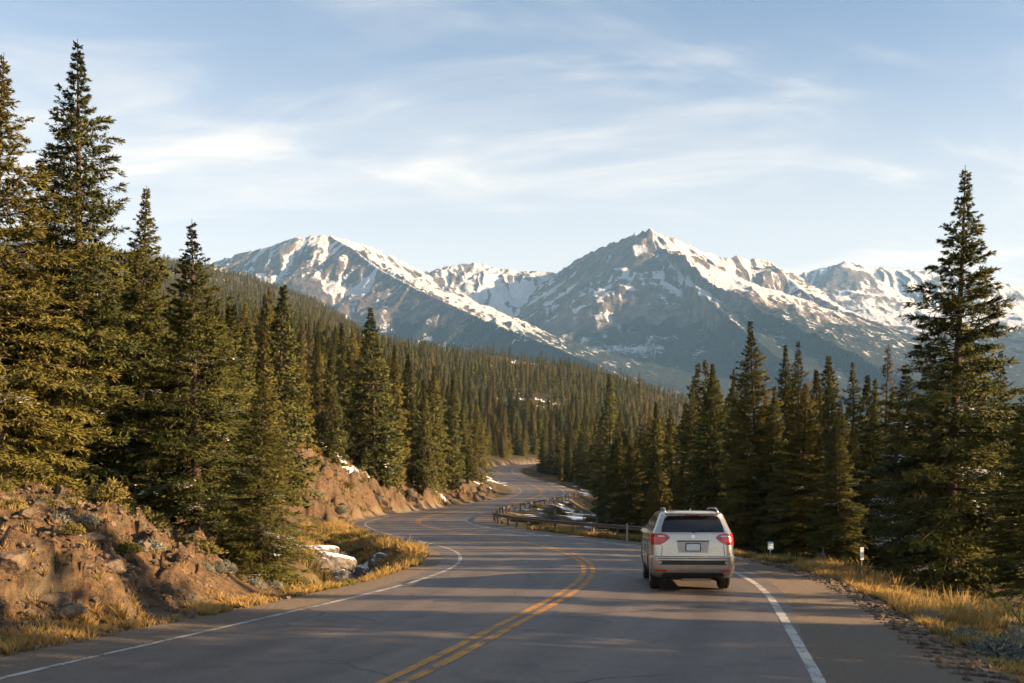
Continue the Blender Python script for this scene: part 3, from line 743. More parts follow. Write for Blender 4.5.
# scattered trees
def scatter():
    out = []
    def cells(y0, y1, dens, jit=0.9, hmin=6, hmax=13):
        Y = y0
        while Y < y1:
            st = dens(Y)
            X = -0.62 * Y - 8
            while X < 0.60 * Y + 8:
                out.append((X + rng.uniform(-0.5, 0.5) * st * jit * 1.6, Y + rng.uniform(-0.5, 0.5) * st * jit * 1.6))
                X += st
            Y += st
    cells(29, 1750, lambda Y: np.interp(Y, [30, 80, 160, 300, 700, 1750], [3.0, 3.3, 3.7, 4.7, 6.2, 9.0]))
    P = np.array(out)
    x, y = P[:, 0], P[:, 1]; px = 512 + F * x / y
    z, lat, edge, bank = ground_z(x, y, True)
    r = np.hypot(x, y)
    k = np.ones(len(x), bool)
    side = np.where(lat < 0, 1, 0)
    clear = np.where(lat > 0, np.interp(y, [0, 50, 90, 160, 320, 430], [4.0, 4.5, 8, 12, 5, 5]), np.interp(y, [0, 40, 70, 100, 160, 320, 430], [5, 6, 8, 9.5, 7, 5, 5]))
    k &= edge > clear + 1.5 * fbm(x / 6, y / 6, 2, 201)
    k &= ~((lat > 0) & (y > 62) & (y < 165) & (px < 600))                      # open snowy slope inside the guardrail bend
    k &= ~((px > 285) & (px < 420) & (y < 70))                                # the verge inside the near bend
    k &= ~((px > 268) & (px < 330) & (y > 80) & (y < 104) & (lat < 0) & (rng.random(len(x)) < 0.75))
    k &= ~((lat > 0) & (y < 140) & (x > 0) & (edge > 22))                      # the roadside wood on the right is thin
    k &= ~((lat > 0) & (y < 60) & (edge > 9))
    k &= ~((px > 640) & (y > 140) & (y < 330) & (rng.random(len(x)) < 0.45))
    k &= ~((px > 760) & (y > 1000))
    # clearings on the far slopes
    k &= ~((y > 330) & (fbm(x / 60, y / 60, 3, 77) > 0.30))
    k &= ~((y > 900) & (px < 420) & (rng.random(len(x)) < 0.12 + 0.35 * (fbm(x / 130, y / 130, 3, 78) > 0.12)))
    for (hx, hy) in placed: k &= np.hypot(x - hx, y - hy) > 2.2
    return x[k], y[k], z[k], px[k], edge[k]
tx_, ty_, tz_, tpx, ted = scatter()
order = np.argsort(ty_)
tx_, ty_, tz_, tpx, ted = (a[order] for a in (tx_, ty_, tz_, tpx, ted))
NT_IND = 270 - len(single) - 1
inframe = (tpx > -25) & (tpx < 1050)
near_idx = [i for i in range(len(tx_)) if inframe[i]][:NT_IND]
near_set = set(near_idx)
def height_of(x, y, n=1):
    b = (9.4 if y < 80 or y > 240 else 11.6) + 2.6 * fbm(np.array([x / 25]), np.array([y / 25]), 2, 210)[0]
    if y > 240: b *= 1.30 if y < 800 else 0.95
    return max(4.0, b * random.choice((random.uniform(0.45, 0.8), random.uniform(0.75, 1.15), random.uniform(0.85, 1.4))))
zones = [('left', 'dark green spruce in the dense wood on the slope left of the road', 'spruces on the slope left of the road'),
         ('right', 'dark green spruce in the wood along the right verge', 'spruces in the wood along the right verge'),
         ('bank', 'spruce standing on the cut bank above the far road bend', 'spruces above the cut bank at the far bend'),
         ('beyond', 'spruce standing beyond the far road bend', 'spruces beyond the far road bend')]
for i in near_idx:
    x, y, p = tx_[i], ty_[i], tpx[i]
    if p < 285 and y < 140: zn = zones[0]
    elif p > 560 and y < 130: zn = zones[1]
    elif p < 490: zn = zones[2]
    else: zn = zones[3]
    h = height_of(x, y)
    if p > 560 and y < 60: h *= 0.75
    if 540 < p < 690 and y < 150: h *= 0.62
    if y < 45: h = min(h, 8.0)
    if p < 285 and y < 80: h = max(3.5, min(h, EYE + (HOR - random.uniform(300, 360)) * y / F - tz_[i]))
    proto = HERO[i % 6] if y < 48 else MID[i % 4]
    put_tree(proto, x, y, h, random.uniform(0, 6.28), zn[1], zn[2], wide=random.uniform(0.9, 1.2) * (12 / h) ** 0.3, z=tz_[i] - 0.12)

# the rest of the wood as one mass: instanced copies on points
rest = np.array([i for i in range(len(tx_)) if i not in near_set and tpx[i] > -200 and tpx[i] < 1150 and (tpx[i] < 780 or ty_[i] < 700) and (tpx[i] < 1045 or ty_[i] > 220)])
pts = np.stack([tx_[rest], ty_[rest], tz_[rest] - 0.15], 1)
hs = np.array([height_of(tx_[i], ty_[i]) for i in rest])
me = bpy.data.meshes.new('distant_forest'); me.vertices.add(len(pts)); me.vertices.foreach_set('co', pts.astype(np.float32).ravel())
fattr(me, 'size', hs / 12.0); fattr(me, 'spin', rng.uniform(0, 6.28, len(pts))); fattr(me, 'detail', (ty_[rest] < 560).astype(float))
fattr(me, 'tilt_a', rng.normal(0, .03, len(pts))); fattr(me, 'tilt_b', rng.normal(0, .03, len(pts)))
a = me.attributes.new('pick', 'INT', 'POINT'); a.data.foreach_set('value', rng.integers(0, 63, len(pts)).astype(np.int32))
forest = bpy.data.objects.new('distant_forest', me); COL.objects.link(forest)
tag(forest, 'dense dark spruce forest covering the far slopes below the mountains', 'forest', None, 'stuff')
ng = bpy.data.node_groups.new('forest_copies', 'GeometryNodeTree')
ng.interface.new_socket('Geometry', in_out='INPUT', socket_type='NodeSocketGeometry'); ng.interface.new_socket('Geometry', in_out='OUTPUT', socket_type='NodeSocketGeometry')
gi = ng.nodes.new('NodeGroupInput'); go = ng.nodes.new('NodeGroupOutput'); join = ng.nodes.new('GeometryNodeJoinGeometry')
def named(nm, ty):
    n = ng.nodes.new('GeometryNodeInputNamedAttribute'); n.data_type = ty; n.inputs[0].default_value = nm; return n.outputs[0]
protos_near = []; protos_far = []
for arr, dst in ((MID, protos_near), (FAR, protos_far)):
    for (cm, tm, h) in list(arr) * 2 + [DEAD]:
        o = bpy.data.objects.new('crown', cm); dst.append(o)
for dst, want in ((protos_near, 1.0), (protos_far, 0.0)):
    g2i = ng.nodes.new('GeometryNodeGeometryToInstance')
    for o in reversed(dst):
        oi = ng.nodes.new('GeometryNodeObjectInfo'); oi.inputs['Object'].default_value = o; oi.inputs['As Instance'].default_value = True
        ng.links.new(oi.outputs['Geometry'], g2i.inputs[0])
    # merge the prototypes as separate instances
    jn = ng.nodes.new('GeometryNodeJoinGeometry')
    for l in list(g2i.inputs[0].links): ng.links.new(l.from_socket, jn.inputs[0]); ng.links.remove(l)
    iop = ng.nodes.new('GeometryNodeInstanceOnPoints')
    cmp_ = ng.nodes.new('FunctionNodeCompare'); cmp_.data_type = 'FLOAT'; cmp_.operation = 'EQUAL'
    ng.links.new(named('detail', 'FLOAT'), cmp_.inputs[0]); cmp_.inputs[1].default_value = want
    ng.links.new(gi.outputs[0], iop.inputs['Points']); ng.links.new(cmp_.outputs[0], iop.inputs['Selection']); ng.links.new(jn.outputs[0], iop.inputs['Instance'])
    iop.inputs['Pick Instance'].default_value = True
    ng.links.new(named('pick', 'INT'), iop.inputs['Instance Index'])
    cx = ng.nodes.new('ShaderNodeCombineXYZ'); ng.links.new(named('tilt_a', 'FLOAT'), cx.inputs[0]); ng.links.new(named('tilt_b', 'FLOAT'), cx.inputs[1]); ng.links.new(named('spin', 'FLOAT'), cx.inputs[2]); ng.links.new(cx.outputs[0], iop.inputs['Rotation'])
    ng.links.new(named('size', 'FLOAT'), iop.inputs['Scale'])
    ng.links.new(iop.outputs[0], join.inputs[0])
    ng.nodes.remove(g2i)
ng.links.new(join.outputs[0], go.inputs[0])
forest.modifiers.new('copies', 'NODES').node_group = ng

# trees beside and behind the camera that throw the shade bands over the road
for (x, y, h) in [(19, 9.5, 11), (23, 3, 12), (31, 6, 13), (27, -4, 10), (36, -1, 13), (21, 17.5, 8), (16.5, 6.5, 10), (20, 4.5, 12), (26, 1.5, 12), (17, 1.5, 11), (24, 10.5, 13), (28, 13, 12), (20, 12.5, 8), (33, 2, 14), (18, -2, 12), (26, 9, 13), (31, 9, 14), (22.5, 7, 13), (15.5, 8, 9), (21, 7, 11), (17.5, 5, 10), (24, 4.5, 13)]:
    put_tree(MID[int(x) % 4], x, y, h, x, 'spruce beside the road, out of the picture', 'spruces beside the road out of the picture', wide=1.1)

#@@CAR@@
# ------------------------------------------------------------------ car
def build_car():
    paint_ = NT('champagne_paint'); f_ = paint_.noise(600, 2, 0.5)
    dirt_ = paint_.noise(3, 5)
    tcz = paint_.node('ShaderNodeSeparateXYZ'); paint_.l.new(paint_.node('ShaderNodeTexCoord').outputs['Object'], tcz.inputs[0])
    low_ = paint_.math('MULTIPLY', paint_.ramp(tcz.outputs[2], 0.95, 0.3), paint_.ramp(dirt_, 0.3, 0.7))
    cc = paint_.mix(f_, (0.41, 0.375, 0.325), (0.53, 0.485, 0.425))
    paint_.base(paint_.mix(paint_.math('MULTIPLY', low_, 0.5), cc, (0.22, 0.17, 0.12)), paint_.math('ADD', 0.27, paint_.math('MULTIPLY', low_, 0.35)), 0.75)
    paint_.b.inputs['Coat Weight'].default_value = 0.9; paint_.b.inputs['Coat Roughness'].default_value = 0.08
    P = paint_.m
    glass = simple('tinted_glass', (0.012, 0.013, 0.015), 0.06, 0, 0.1, 3, 0.6)
    black = simple('black_plastic', (0.022, 0.021, 0.02), 0.7)
    rubber = simple('tyre_rubber', (0.020, 0.019, 0.018), 0.9, 0, 0.25, 20)
    alloy = simple('wheel_alloy', (0.45, 0.44, 0.42), 0.35, 0.9)
    chrome = simple('chrome', (0.62, 0.62, 0.62), 0.15, 1.0)
    red = simple('red_lens', (0.40, 0.008, 0.008), 0.18, 0, 0.25, 14, 0.6, 0.6)
    red2 = simple('bright_red_lens', (0.60, 0.03, 0.02), 0.2, 0, 0.2, 14, 0.6, 0.6)
    clear = simple('clear_lens', (0.62, 0.56, 0.53), 0.15, 0, 0.1, 20, 0.6)
    plate_m = simple('plate_face', (0.62, 0.66, 0.68), 0.5, 0, 0.1, 30)
    seam = simple('panel_gap', (0.015, 0.014, 0.013), 0.9)
    steel = simple('exhaust_steel', (0.25, 0.22, 0.19), 0.4, 0.9)

    LV = np.array([  # z, half width, rear y, front y, corner radius
        (.30, .84, .20, 4.45, .20), (.36, .90, .06, 4.58, .22), (.44, .935, -.02, 4.66, .24), (.56, .950, -.05, 4.68, .25), (.70, .955, -.06, 4.68, .25),
        (.765, .955, -.055, 4.66, .25), (.79, .945, -.005, 4.64, .24), (.90, .940, .005, 4.58, .24), (1.00, .935, .012, 4.46, .24), (1.10, .93, .025, 4.22, .24),
        (1.20, .92, .045, 3.75, .24), (1.27, .905, .06, 3.45, .23), (1.32, .88, .085, 3.28, .22), (1.42, .835, .14, 3.05, .22), (1.55, .785, .215, 2.78, .21), (1.65, .745, .275, 2.58, .20),
        (1.70, .715, .27, 2.46, .20), (1.735, .67, .30, 2.34, .22), (1.76, .56, .42, 2.1, .24), (1.772, .36, .65, 1.8, .26)])
    def par(z): return [np.interp(z, LV[:, 0], LV[:, k]) for k in range(1, 5)]
    def pt(z, a):
        """point on the shell at height z; a = distance from the rear centre line round to the side (right +)"""
        hw, yr, yf, rc = par(z); s = 1 if a >= 0 else -1; a = abs(a); st = hw - rc
        bow = lambda q: 0.045 * (q / hw) ** 2
        if a <= st: x, y = a, yr + bow(a)
        elif a <= st + rc * math.pi / 2:
            th = (a - st) / rc; x = st + rc * math.sin(th); y = yr + bow(st) + rc * (1 - math.cos(th))
        else: x = hw; y = yr + bow(st) + rc + (a - st - rc * math.pi / 2)
        return Vector((s * x, y, z))
    def nrmal(z, a):
        e = 0.004
        u = pt(z, a + e) - pt(z, a - e); v = pt(min(z + e, 1.77), a) - pt(max(z - e, .3), a)
        n = u.cross(v).normalized()
        return n
    def arc_at_y(z, y):
        hw, yr, yf, rc = par(z); st = hw - rc
        return st + rc * math.pi / 2 + (y - (yr + 0.045 * (st / hw) ** 2 + rc))
    root = empty('silver_suv', (0, 0, 0)); tag(root, 'silver beige suv driving away in the right lane, red tail lights and tinted rear window', 'car')
    # body shell
    bm = bmesh.new(); rings = []
    NR, NA, NS = 8, 8, 26
    for z, hw, yr, yf, rc in LV:
        st = hw - rc; half = []
        for k in range(NR): half.append(pt(z, st * k / NR))
        for k in range(NA): half.append(pt(z, st + rc * math.pi / 2 * k / NA))
        a0 = st + rc * math.pi / 2; y0 = pt(z, a0).y; y1 = yf - rc * 1.6
        for k in range(NS): half.append(Vector((hw, y0 + (y1 - y0) * k / NS, z)))
        for k in range(NA):
            th = math.pi / 2 * k / NA; half.append(Vector((st + rc * math.cos(th), y1 + rc * 1.6 * math.sin(th), z)))
        for k in range(5): half.append(Vector((st * (1 - k / 4), yf + 0.06 * (1 - (1 - k / 4) ** 2), z)))
        left = [Vector((-p.x, p.y, p.z)) for p in reversed(half[1:-1])]
        rings.append([bm.verts.new(p) for p in half + left])
    n = len(rings[0])
    for a, b in zip(rings[:-1], rings[1:]):
        for k in range(n): bm.faces.new((a[k], a[(k + 1) % n], b[(k + 1) % n], b[k]))
    bm.faces.new(rings[0][::-1]); bm.faces.new(rings[-1])
    bmesh.ops.recalc_face_normals(bm, faces=bm.faces)
    me = bpy.data.meshes.new('body'); bm.to_mesh(me); bm.free()
    body = link('body', me, P, root)
    # wheel wells
    cb_ = bmesh.new()
    for wy in (0.98, 3.72):
        bmesh.ops.create_cone(cb_, cap_ends=True, segments=36, radius1=0.43, radius2=0.43, depth=2.4, matrix=Matrix.Translation((0, wy, 0.36)) @ Matrix.Rotation(math.pi / 2, 4, 'Y'))
    cm = bpy.data.meshes.new('cutter'); cb_.to_mesh(cm); cb_.free(); cut = bpy.data.objects.new('cutter', cm); COL.objects.link(cut)
    md = body.modifiers.new('wells', 'BOOLEAN'); md.operation = 'DIFFERENCE'; md.solver = 'EXACT'; md.object = cut
    bpy.context.view_layer.update(); dg = bpy.context.evaluated_depsgraph_get()
    nm = bpy.data.meshes.new_from_object(body.evaluated_get(dg)); body.modifiers.clear(); body.data = nm; nm.name = 'body'
    bpy.data.objects.remove(cut); nm.materials.clear(); nm.materials.append(P)
    nm.polygons.foreach_set('use_smooth', np.full(len(nm.polygons), True))
    try: nm.set_sharp_from_angle(angle=R(32))
    except Exception: pass
    # patches that follow the shell
    def patch(name, zs, a0s, a1s, mat, par_=root, off=0.006, nc=16, mirror=False, thick=0.012):
        zs = list(zs); V = []; rows = []
        zz = np.linspace(zs[0], zs[-1], 12)
        lo = np.interp(zz, zs, a0s); hi_ = np.interp(zz, zs, a1s)
        sgn = -1 if mirror else 1
        for z, l, h in zip(zz, lo, hi_):
            for k in range(nc):
                a = l + (h - l) * k / (nc - 1); p = pt(z, a) + nrmal(z, a) * off; V.append((p.x * sgn, p.y, p.z))
        nr = len(zz); Fq = [tuple(q) for q in grid_faces(nr, nc)]
        # skirt back into the body
        ring = list(range(nc)) + [r * nc + nc - 1 for r in range(1, nr)] + [(nr - 1) * nc + k for k in range(nc - 2, -1, -1)] + [r * nc for r in range(nr - 2, 0, -1)]
        bk = {}
        for q in ring:
            z = V[q][2]; r_, c_ = divmod(q, nc); a = lo[r_] + (hi_[r_] - lo[r_]) * c_ / (nc - 1)
            p = Vector(V[q]); nn = nrmal(z, a); nn = Vector((nn.x * sgn, nn.y, nn.z)); bk[q] = len(V); V.append(tuple(p - nn * thick))
        for q, q2 in zip(ring, ring[1:] + ring[:1]): Fq.append((q, q2, bk[q2], bk[q]))
        m = bpy.data.meshes.new(name); m.from_pydata([tuple(v) for v in V], [], Fq); m.update()
        b2 = bmesh.new(); b2.from_mesh(m); bmesh.ops.recalc_face_normals(b2, faces=b2.faces); b2.to_mesh(m); b2.free()
        for p_ in m.polygons: p_.use_smooth = True
        try: m.set_sharp_from_angle(angle=R(40))
        except Exception: pass
        return link(name, m, mat, par_)
    hatch = patch('tailgate', (.80, 1.02, 1.06), (-.69, -.66, -.64), (.69, .66, .64), P, off=0.010, nc=30)
    patch('rear_window', (1.31, 1.40, 1.60, 1.662), (-.70, -.69, -.62, -.55), (.70, .69, .62, .55), glass, off=0.008, nc=30)
    patch('tailgate', (1.064, 1.17, 1.285), (-.56, -.43, -.66), (.56, .43, .66), P, off=0.009, nc=26)
    for mir in (False, True):
        tl = patch('tail_light', (1.035, 1.07, 1.13, 1.19, 1.25, 1.275), (.74, .66, .57, .51, .56, .68), (1.02, 1.07, 1.12, 1.16, 1.17, 1.13), red, off=0.014, nc=20, mirror=mir)
        patch('brake_lens', (1.10, 1.15, 1.20), (.66, .61, .67), (.86, .95, .90), red2, tl, off=0.020, mirror=mir)
        patch('reverse_lens', (1.205, 1.22, 1.235), (.63, .61, .66), (.76, .78, .77), clear, tl, off=0.020, mirror=mir)
        patch('reflector', (.455, .49), (.58, .58), (.86, .86), red, off=0.008, mirror=mir, nc=8)
        zt = (1.315, 1.40, 1.55, 1.63)
        a = [[arc_at_y(z, y) for z in zt] for y in (0.62, 1.42, 1.50, 2.30, 2.38, 3.05)]
        patch('side_window', zt, [arc_at_y(z, y) for z, y in zip(zt, (.55, .60, .68, .74))], a[1], glass, off=0.006, mirror=mir)
        patch('side_window', zt, a[2], a[3], glass, off=0.006, mirror=mir)
        patch('side_window', zt, a[4], [arc_at_y(z, y) for z, y in zip(zt, (3.10, 2.95, 2.66, 2.46))], glass, off=0.006, mirror=mir)
        for y in (1.46, 2.34):
            zd = (.55, 1.30); patch('door_gap', zd, [arc_at_y(z, y) for z in zd], [arc_at_y(z, y + .010) for z in zd], seam, off=0.003, nc=3, mirror=mir)
        patch('lower_trim', (.32, .46), [arc_at_y(z, 1.45) for z in (.32, .46)], [arc_at_y(z, 3.26) for z in (.32, .46)], black, off=0.008, mirror=mir)
        sx = -1 if mir else 1
        for y in (1.62, 2.50):
            bm = bmesh.new(); p = pt(1.12, arc_at_y(1.12, y)); bm_box(bm, (sx * (p.x + 0.018), y, 1.12), (.03, .19, .035), None, .01); obj_bm('door_handle', bm, P, root)
        bm = bmesh.new(); bm_box(bm, (sx * .945, 3.06, 1.25), (.14, .11, .12), Matrix.Rotation(sx * 0.12, 3, 'Z'), .035); mo = obj_bm('side_mirror', bm, P, root)
        bm = bmesh.new(); bm_box(bm, (sx * .945, 3.003, 1.25), (.10, .012, .085), None, .004); obj_bm('mirror_glass', bm, chrome, mo)
        # roof rail
        bm = bmesh.new(); bm_tube(bm, [(sx * .60, .42, 1.735), (sx * .595, .50, 1.80), (sx * .59, .75, 1.822), (sx * .58, 1.5, 1.83), (sx * .57, 2.1, 1.81), (sx * .565, 2.28, 1.74)], [.018, .022, .022, .022, .022, .018], 8); obj_bm('roof_rail', bm, chrome, root, True)
        for wy in (.98, 3.72):
            # tyre and rim (lathe about the x axis)
            def lathe(prof, seg=40):
                b = bmesh.new(); rr = []
                for k in range(seg):
                    th = 2 * math.pi * k / seg
                    rr.append([b.verts.new((sx * x, wy + r * math.cos(th), .36 + r * math.sin(th))) for x, r in prof])
                for k in range(seg):
                    A, B = rr[k], rr[(k + 1) % seg]
                    for q in range(len(prof) - 1): b.faces.new((A[q], A[q + 1], B[q + 1], B[q]))
                return b
            wh = empty('wheel'); wh.parent = root
            ty = lathe([(.66, .23), (.665, .30), (.685, .345), (.71, .357), (.735, .359), (.74, .353), (.748, .353), (.753, .36), (.80, .362), (.806, .354), (.814, .354), (.82, .361), (.865, .359), (.89, .352), (.91, .335), (.918, .29), (.912, .235)])
            obj_bm('tyre', ty, rubber, wh, True)
            rm = lathe([(.67, .235), (.70, .225), (.86, .222), (.90, .238), (.905, .228), (.885, .20), (.87, .06), (.885, .0)])
            for k in range(5):
                th = 2 * math.pi * k / 5
                bm_box(rm, (sx * .885, wy + .13 * math.cos(th), .36 + .13 * math.sin(th)), (.03, .19, .05), Matrix.Rotation(th, 3, 'X'), .008)
            obj_bm('rim', rm, alloy, wh)
    # bumper details
    patch('bumper_trim', (.605, .63, .675, .70), (-.76, -.70, -.70, -.78), (.76, .70, .70, .78), black, off=0.008, nc=30)
    patch('bumper_step', (.735, .752), (-.78, -.78), (.78, .78), seam, off=0.004, nc=30)
    patch('bumper_valance', (.305, .36, .43), (-.66, -.70, -.66), (.66, .70, .66), black, off=0.014, nc=30)
    for s_ in (-1, 1):
        patch('tailgate_gap', (.80, 1.03), (s_ * .708, s_ * .690), (s_ * .696, s_ * .678), seam, off=0.004, nc=3)
    patch('plate_recess', (.865, 1.10), (-.33, -.36), (.33, .36), simple('recess_paint', (0.40, 0.37, 0.33), 0.45, 0.4), off=0.012, nc=12)
    patch('garnish_bar', (1.105, 1.128), (-.36, -.355), (.36, .355), black, off=0.030, nc=20, thick=.03)
    bm = bmesh.new(); bm_box(bm, (0, -.006, .985), (.345, .012, .185), None, .006); pl = obj_bm('licence_plate', bm, black, root)
    bm = bmesh.new(); bm_box(bm, (0, -.014, .985), (.300, .006, .142), None, .002); obj_bm('plate_face', bm, plate_m, pl)
    for q in (-.12, .12):
        bm = bmesh.new(); bmesh.ops.create_cone(bm, cap_ends=True, segments=10, radius1=.008, radius2=.006, depth=.008, matrix=Matrix.Translation((q, -.019, 1.045)) @ Matrix.Rotation(math.pi / 2, 4, 'X')); obj_bm('plate_screw', bm, steel, pl)
    # emblem
    bm = bmesh.new(); bmesh.ops.create_cone(bm, cap_ends=True, segments=28, radius1=.052, radius2=.046, depth=.016, matrix=Matrix.Translation((0, pt(1.21, 0).y - .016, 1.21)) @ Matrix.Rotation(math.pi / 2 - .2, 4, 'X')); obj_bm('emblem', bm, chrome, root)
    patch('high_brake_light', (1.664, 1.692), (-.17, -.165), (.17, .165), red2, off=0.014, nc=10)
    bm = bmesh.new(); bm_box(bm, (0, .25, 1.717), (1.26, .19, .032), Matrix.Rotation(.10, 3, 'X'), .012); obj_bm('roof_spoiler', bm, P, root, False)
    p = pt(1.335, .05)
    bm = bmesh.new(); bm_tube(bm, [(.02, p.y - .025, 1.325), (.18, pt(1.35, .2).y - .028, 1.352), (.46, pt(1.35, .46).y - .028, 1.345)], [.012, .009, .006], 6); bm_tube(bm, [(.02, p.y + .02, 1.325), (.02, p.y - .04, 1.325)], .02, 10); obj_bm('rear_wiper', bm, black, root)
    bm = bmesh.new()
    v = [bm.verts.new(q) for q in ((-.018, .62, 1.765), (.018, .62, 1.765), (.016, .86, 1.768), (-.016, .86, 1.768), (-.004, .64, 1.828), (.004, .64, 1.828))]
    for q in ((0, 1, 2, 3), (0, 4, 5, 1), (1, 5, 2), (0, 3, 4), (3, 2, 5, 4)): bm.faces.new([v[k] for k in q])
    obj_bm('antenna_fin', bm, P, root)
    bm = bmesh.new(); bm_tube(bm, [(.50, .02, .285), (.50, .5, .285)], [.034, .034], 12, False); bm_box(bm, (.1, .40, .30), (.75, .32, .15), None, .05); obj_bm('exhaust', bm, steel, root)
    bm = bmesh.new(); bm_box(bm, (0, 2.3, .31), (1.30, 3.9, .14), None, .03); bm_tube(bm, [(-.7, .98, .34), (.7, .98, .34)], .05, 10); bm_tube(bm, [(-.7, 3.72, .34), (.7, 3.72, .34)], .05, 10); obj_bm('underbody', bm, black, root)
    return root
car = build_car()
cx_, cy_ = 3.95, 21.7
_, kk = road_near(np.array([cx_]), np.array([cy_ + 1.5]))
car.location = (cx_, cy_, float(czz[kk[0]]) - 0.012 * 2.6 + 0.006); car.rotation_euler = (0, 0, R(-4.6)); car.scale = (.97, 1, 1)
#@@ENDCAR@@
#@@SMALL@@
# ------------------------------------------------------------------ guardrail round the outside of the far bend
rust = simple('weathered_rail', (0.15, 0.10, 0.07), 0.7, 0.3, 0.45, 2.5)
wood = simple('post_wood', (0.17, 0.125, 0.085), 0.9, 0, 0.4, 9)
post_paint = simple('white_post', (0.70, 0.69, 0.65), 0.5, 0, 0.1)
k0 = int(np.argmin(np.abs(cl[:, 1] - 43.5))); k1 = int(np.argmin(np.abs(cl[:, 1] - 158)))
gr = empty('guardrail', (float(cl[k0, 0] + 6), float(cl[k0, 1]), 0)); tag(gr, 'rusty brown guardrail on posts curving along the outer edge of the far bend', 'guardrail')
def onrail(k, off): 
    o = lane[k] + shR + 0.55 + off
    x = cl[k, 0] + nrm[k, 0] * o; y = cl[k, 1] + nrm[k, 1] * o
    return np.array([x, y, czz[k] - 0.07])
ks = np.arange(k0, k1, 2)
prof = [(0.0, .50), (-.04, .52), (-.04, .55), (0.0, .585), (0.0, .61), (-.04, .645), (-.04, .675), (0.0, .70), (.012, .70), (-.028, .672), (-.028, .648), (.012, .612), (.012, .582), (-.028, .547), (-.028, .523), (.012, .50)]
V = np.array([[onrail(k, a) + np.array([0, 0, b]) for a, b in prof] for k in ks]) - np.array(gr.location)
me = mesh_np('rail', V.reshape(-1, 3), grid_faces(len(ks), len(prof), True), False); link('rail', me, rust, gr)
for k in range(k0 + 2, k1, 8):
    p = onrail(k, 0.12); g_ = gz(p[0], p[1])
    bm = bmesh.new(); top = p[2] + .74; bot = g_ - .3
    bm_box(bm, (0, 0, (top + bot) / 2), (.11, .12, top - bot), None, .015)
    o = obj_bm('post', bm, wood, gr); o.location = (p[0] - gr.location.x, p[1] - gr.location.y, 0); o.rotation_euler = (random.uniform(-.03, .03), random.uniform(-.03, .03), math.atan2(tan[k, 1], tan[k, 0]))
# pale terminal post of the rail
def stake(px, Y, h, lab, r=.035, plate=None, mat=None, name='marker_stake', cat='marker post'):
    x = (px - 512) * Y / F; z = gz(x, Y)
    o = empty(name, (x, Y, z), 0.1); tag(o, lab, cat)
    bm = bmesh.new(); bm_tube(bm, [(0, 0, -.25), (.005, 0, h * .5), (.012, .01, h)], [r, r * .95, r * .9], 8); obj_bm('stake', bm, mat or wood, o)
    if plate:
        wd, ht, pm, zc_ = plate
        bm = bmesh.new(); bm_box(bm, (.01, -r - .008, zc_), (wd, .012, ht), None, .004); obj_bm('plate', bm, pm, o)
    return o
blue = simple('blue_sheeting', (0.20, 0.33, 0.50), 0.45)
white_r = simple('white_reflector', (0.80, 0.80, 0.78), 0.4)
stake(861, 27.0, .92, 'wooden stake with a white reflector plate in the golden grass of the right verge', .028, (.10, .34, white_r, .76))
o = stake(770, 34.0, .72, 'low post with a small pale blue sign just past the silver car', .022, (.20, .26, blue, .58), simple('post_steel', (0.2, 0.2, 0.2), .5, .6))
bm = bmesh.new()
for q in range(2): bm_box(bm, (.01, -.022 - .016, .63 - .09 * q), (.16 - .05 * q, .004, .03))
obj_bm('plate_marks', bm, simple('sign_marks', (0.80, 0.82, 0.84), .5), o)
stake(823, 30.5, .62, 'thin bare wooden stake between the two marker posts', .022)
stake(627, 46.0, .85, 'pale weathered post at the end of the guardrail behind the car', .05, None, simple('pale_wood', (0.36, 0.30, 0.24), .9, 0, .3), 'end_post', 'post')

# ------------------------------------------------------------------ rocks
def rock_mesh(name, seed, flat=0.7):
    g = np.random.default_rng(seed); bm = bmesh.new(); bmesh.ops.create_icosphere(bm, subdivisions=4, radius=1.0)
    off = g.normal(0, 1, (9, 3)); off /= np.linalg.norm(off, axis=1)[:, None]; d_ = g.uniform(0.55, 0.92, 9)
    for v in bm.verts:
        p = np.array(v.co)
        for n_, dd in zip(off, d_):
            t_ = p @ n_ - dd
            if t_ > 0: p = p - n_ * t_ * 0.92
        v.co = p
    V = np.array([v.co for v in bm.verts]); n_ = fbm(V[:, 0] * 3 + V[:, 2] * 2, V[:, 1] * 3 - V[:, 2], 4, seed) * .10 + 1
    for v, q in zip(bm.verts, n_): v.co = v.co * q; v.co.z *= flat
    me = bpy.data.meshes.new(name); bmesh.ops.recalc_face_normals(bm, faces=bm.faces); bm.to_mesh(me); bm.free(); return me
t = NT('boulder_stone')
nn = t.noise(3.5, 6, .65); nf = t.noise(22, 4, .7)
c = t.mix(t.ramp(nn, .35, .65), (0.06, 0.046, 0.035), (0.19, 0.135, 0.09)); c = t.mix(t.math('MULTIPLY', t.ramp(nf, .5, .7), .5), c, (0.30, 0.23, 0.17))
sep = t.node('ShaderNodeSeparateXYZ'); t.l.new(t.node('ShaderNodeNewGeometry').outputs['Normal'], sep.inputs[0])
t.base(c, .92, 0, .2); t.bump(t.math('ADD', nn, t.math('MULTIPLY', nf, .4)), .9, .06); M_rock = t.m
t2 = NT('snowy_stone')
nn = t2.noise(3.5, 6, .65); nf = t2.noise(22, 4, .7); c = t2.mix(t2.ramp(nn, .35, .65), (0.07, 0.062, 0.055), (0.22, 0.19, 0.165))
sep = t2.node('ShaderNodeSeparateXYZ'); t2.l.new(t2.node('ShaderNodeNewGeometry').outputs['Normal'], sep.inputs[0])
sn = t2.ramp(t2.math('ADD', sep.outputs[2], t2.math('MULTIPLY', t2.math('SUBTRACT', nn, .5), 1.4)), .74, .90)
t2.base(t2.mix(sn, c, (.80, .82, .85)), .92, 0, .2); t2.bump(t2.math('ADD', nn, t2.math('MULTIPLY', nf, .4)), .9, .06); M_srock = t2.m
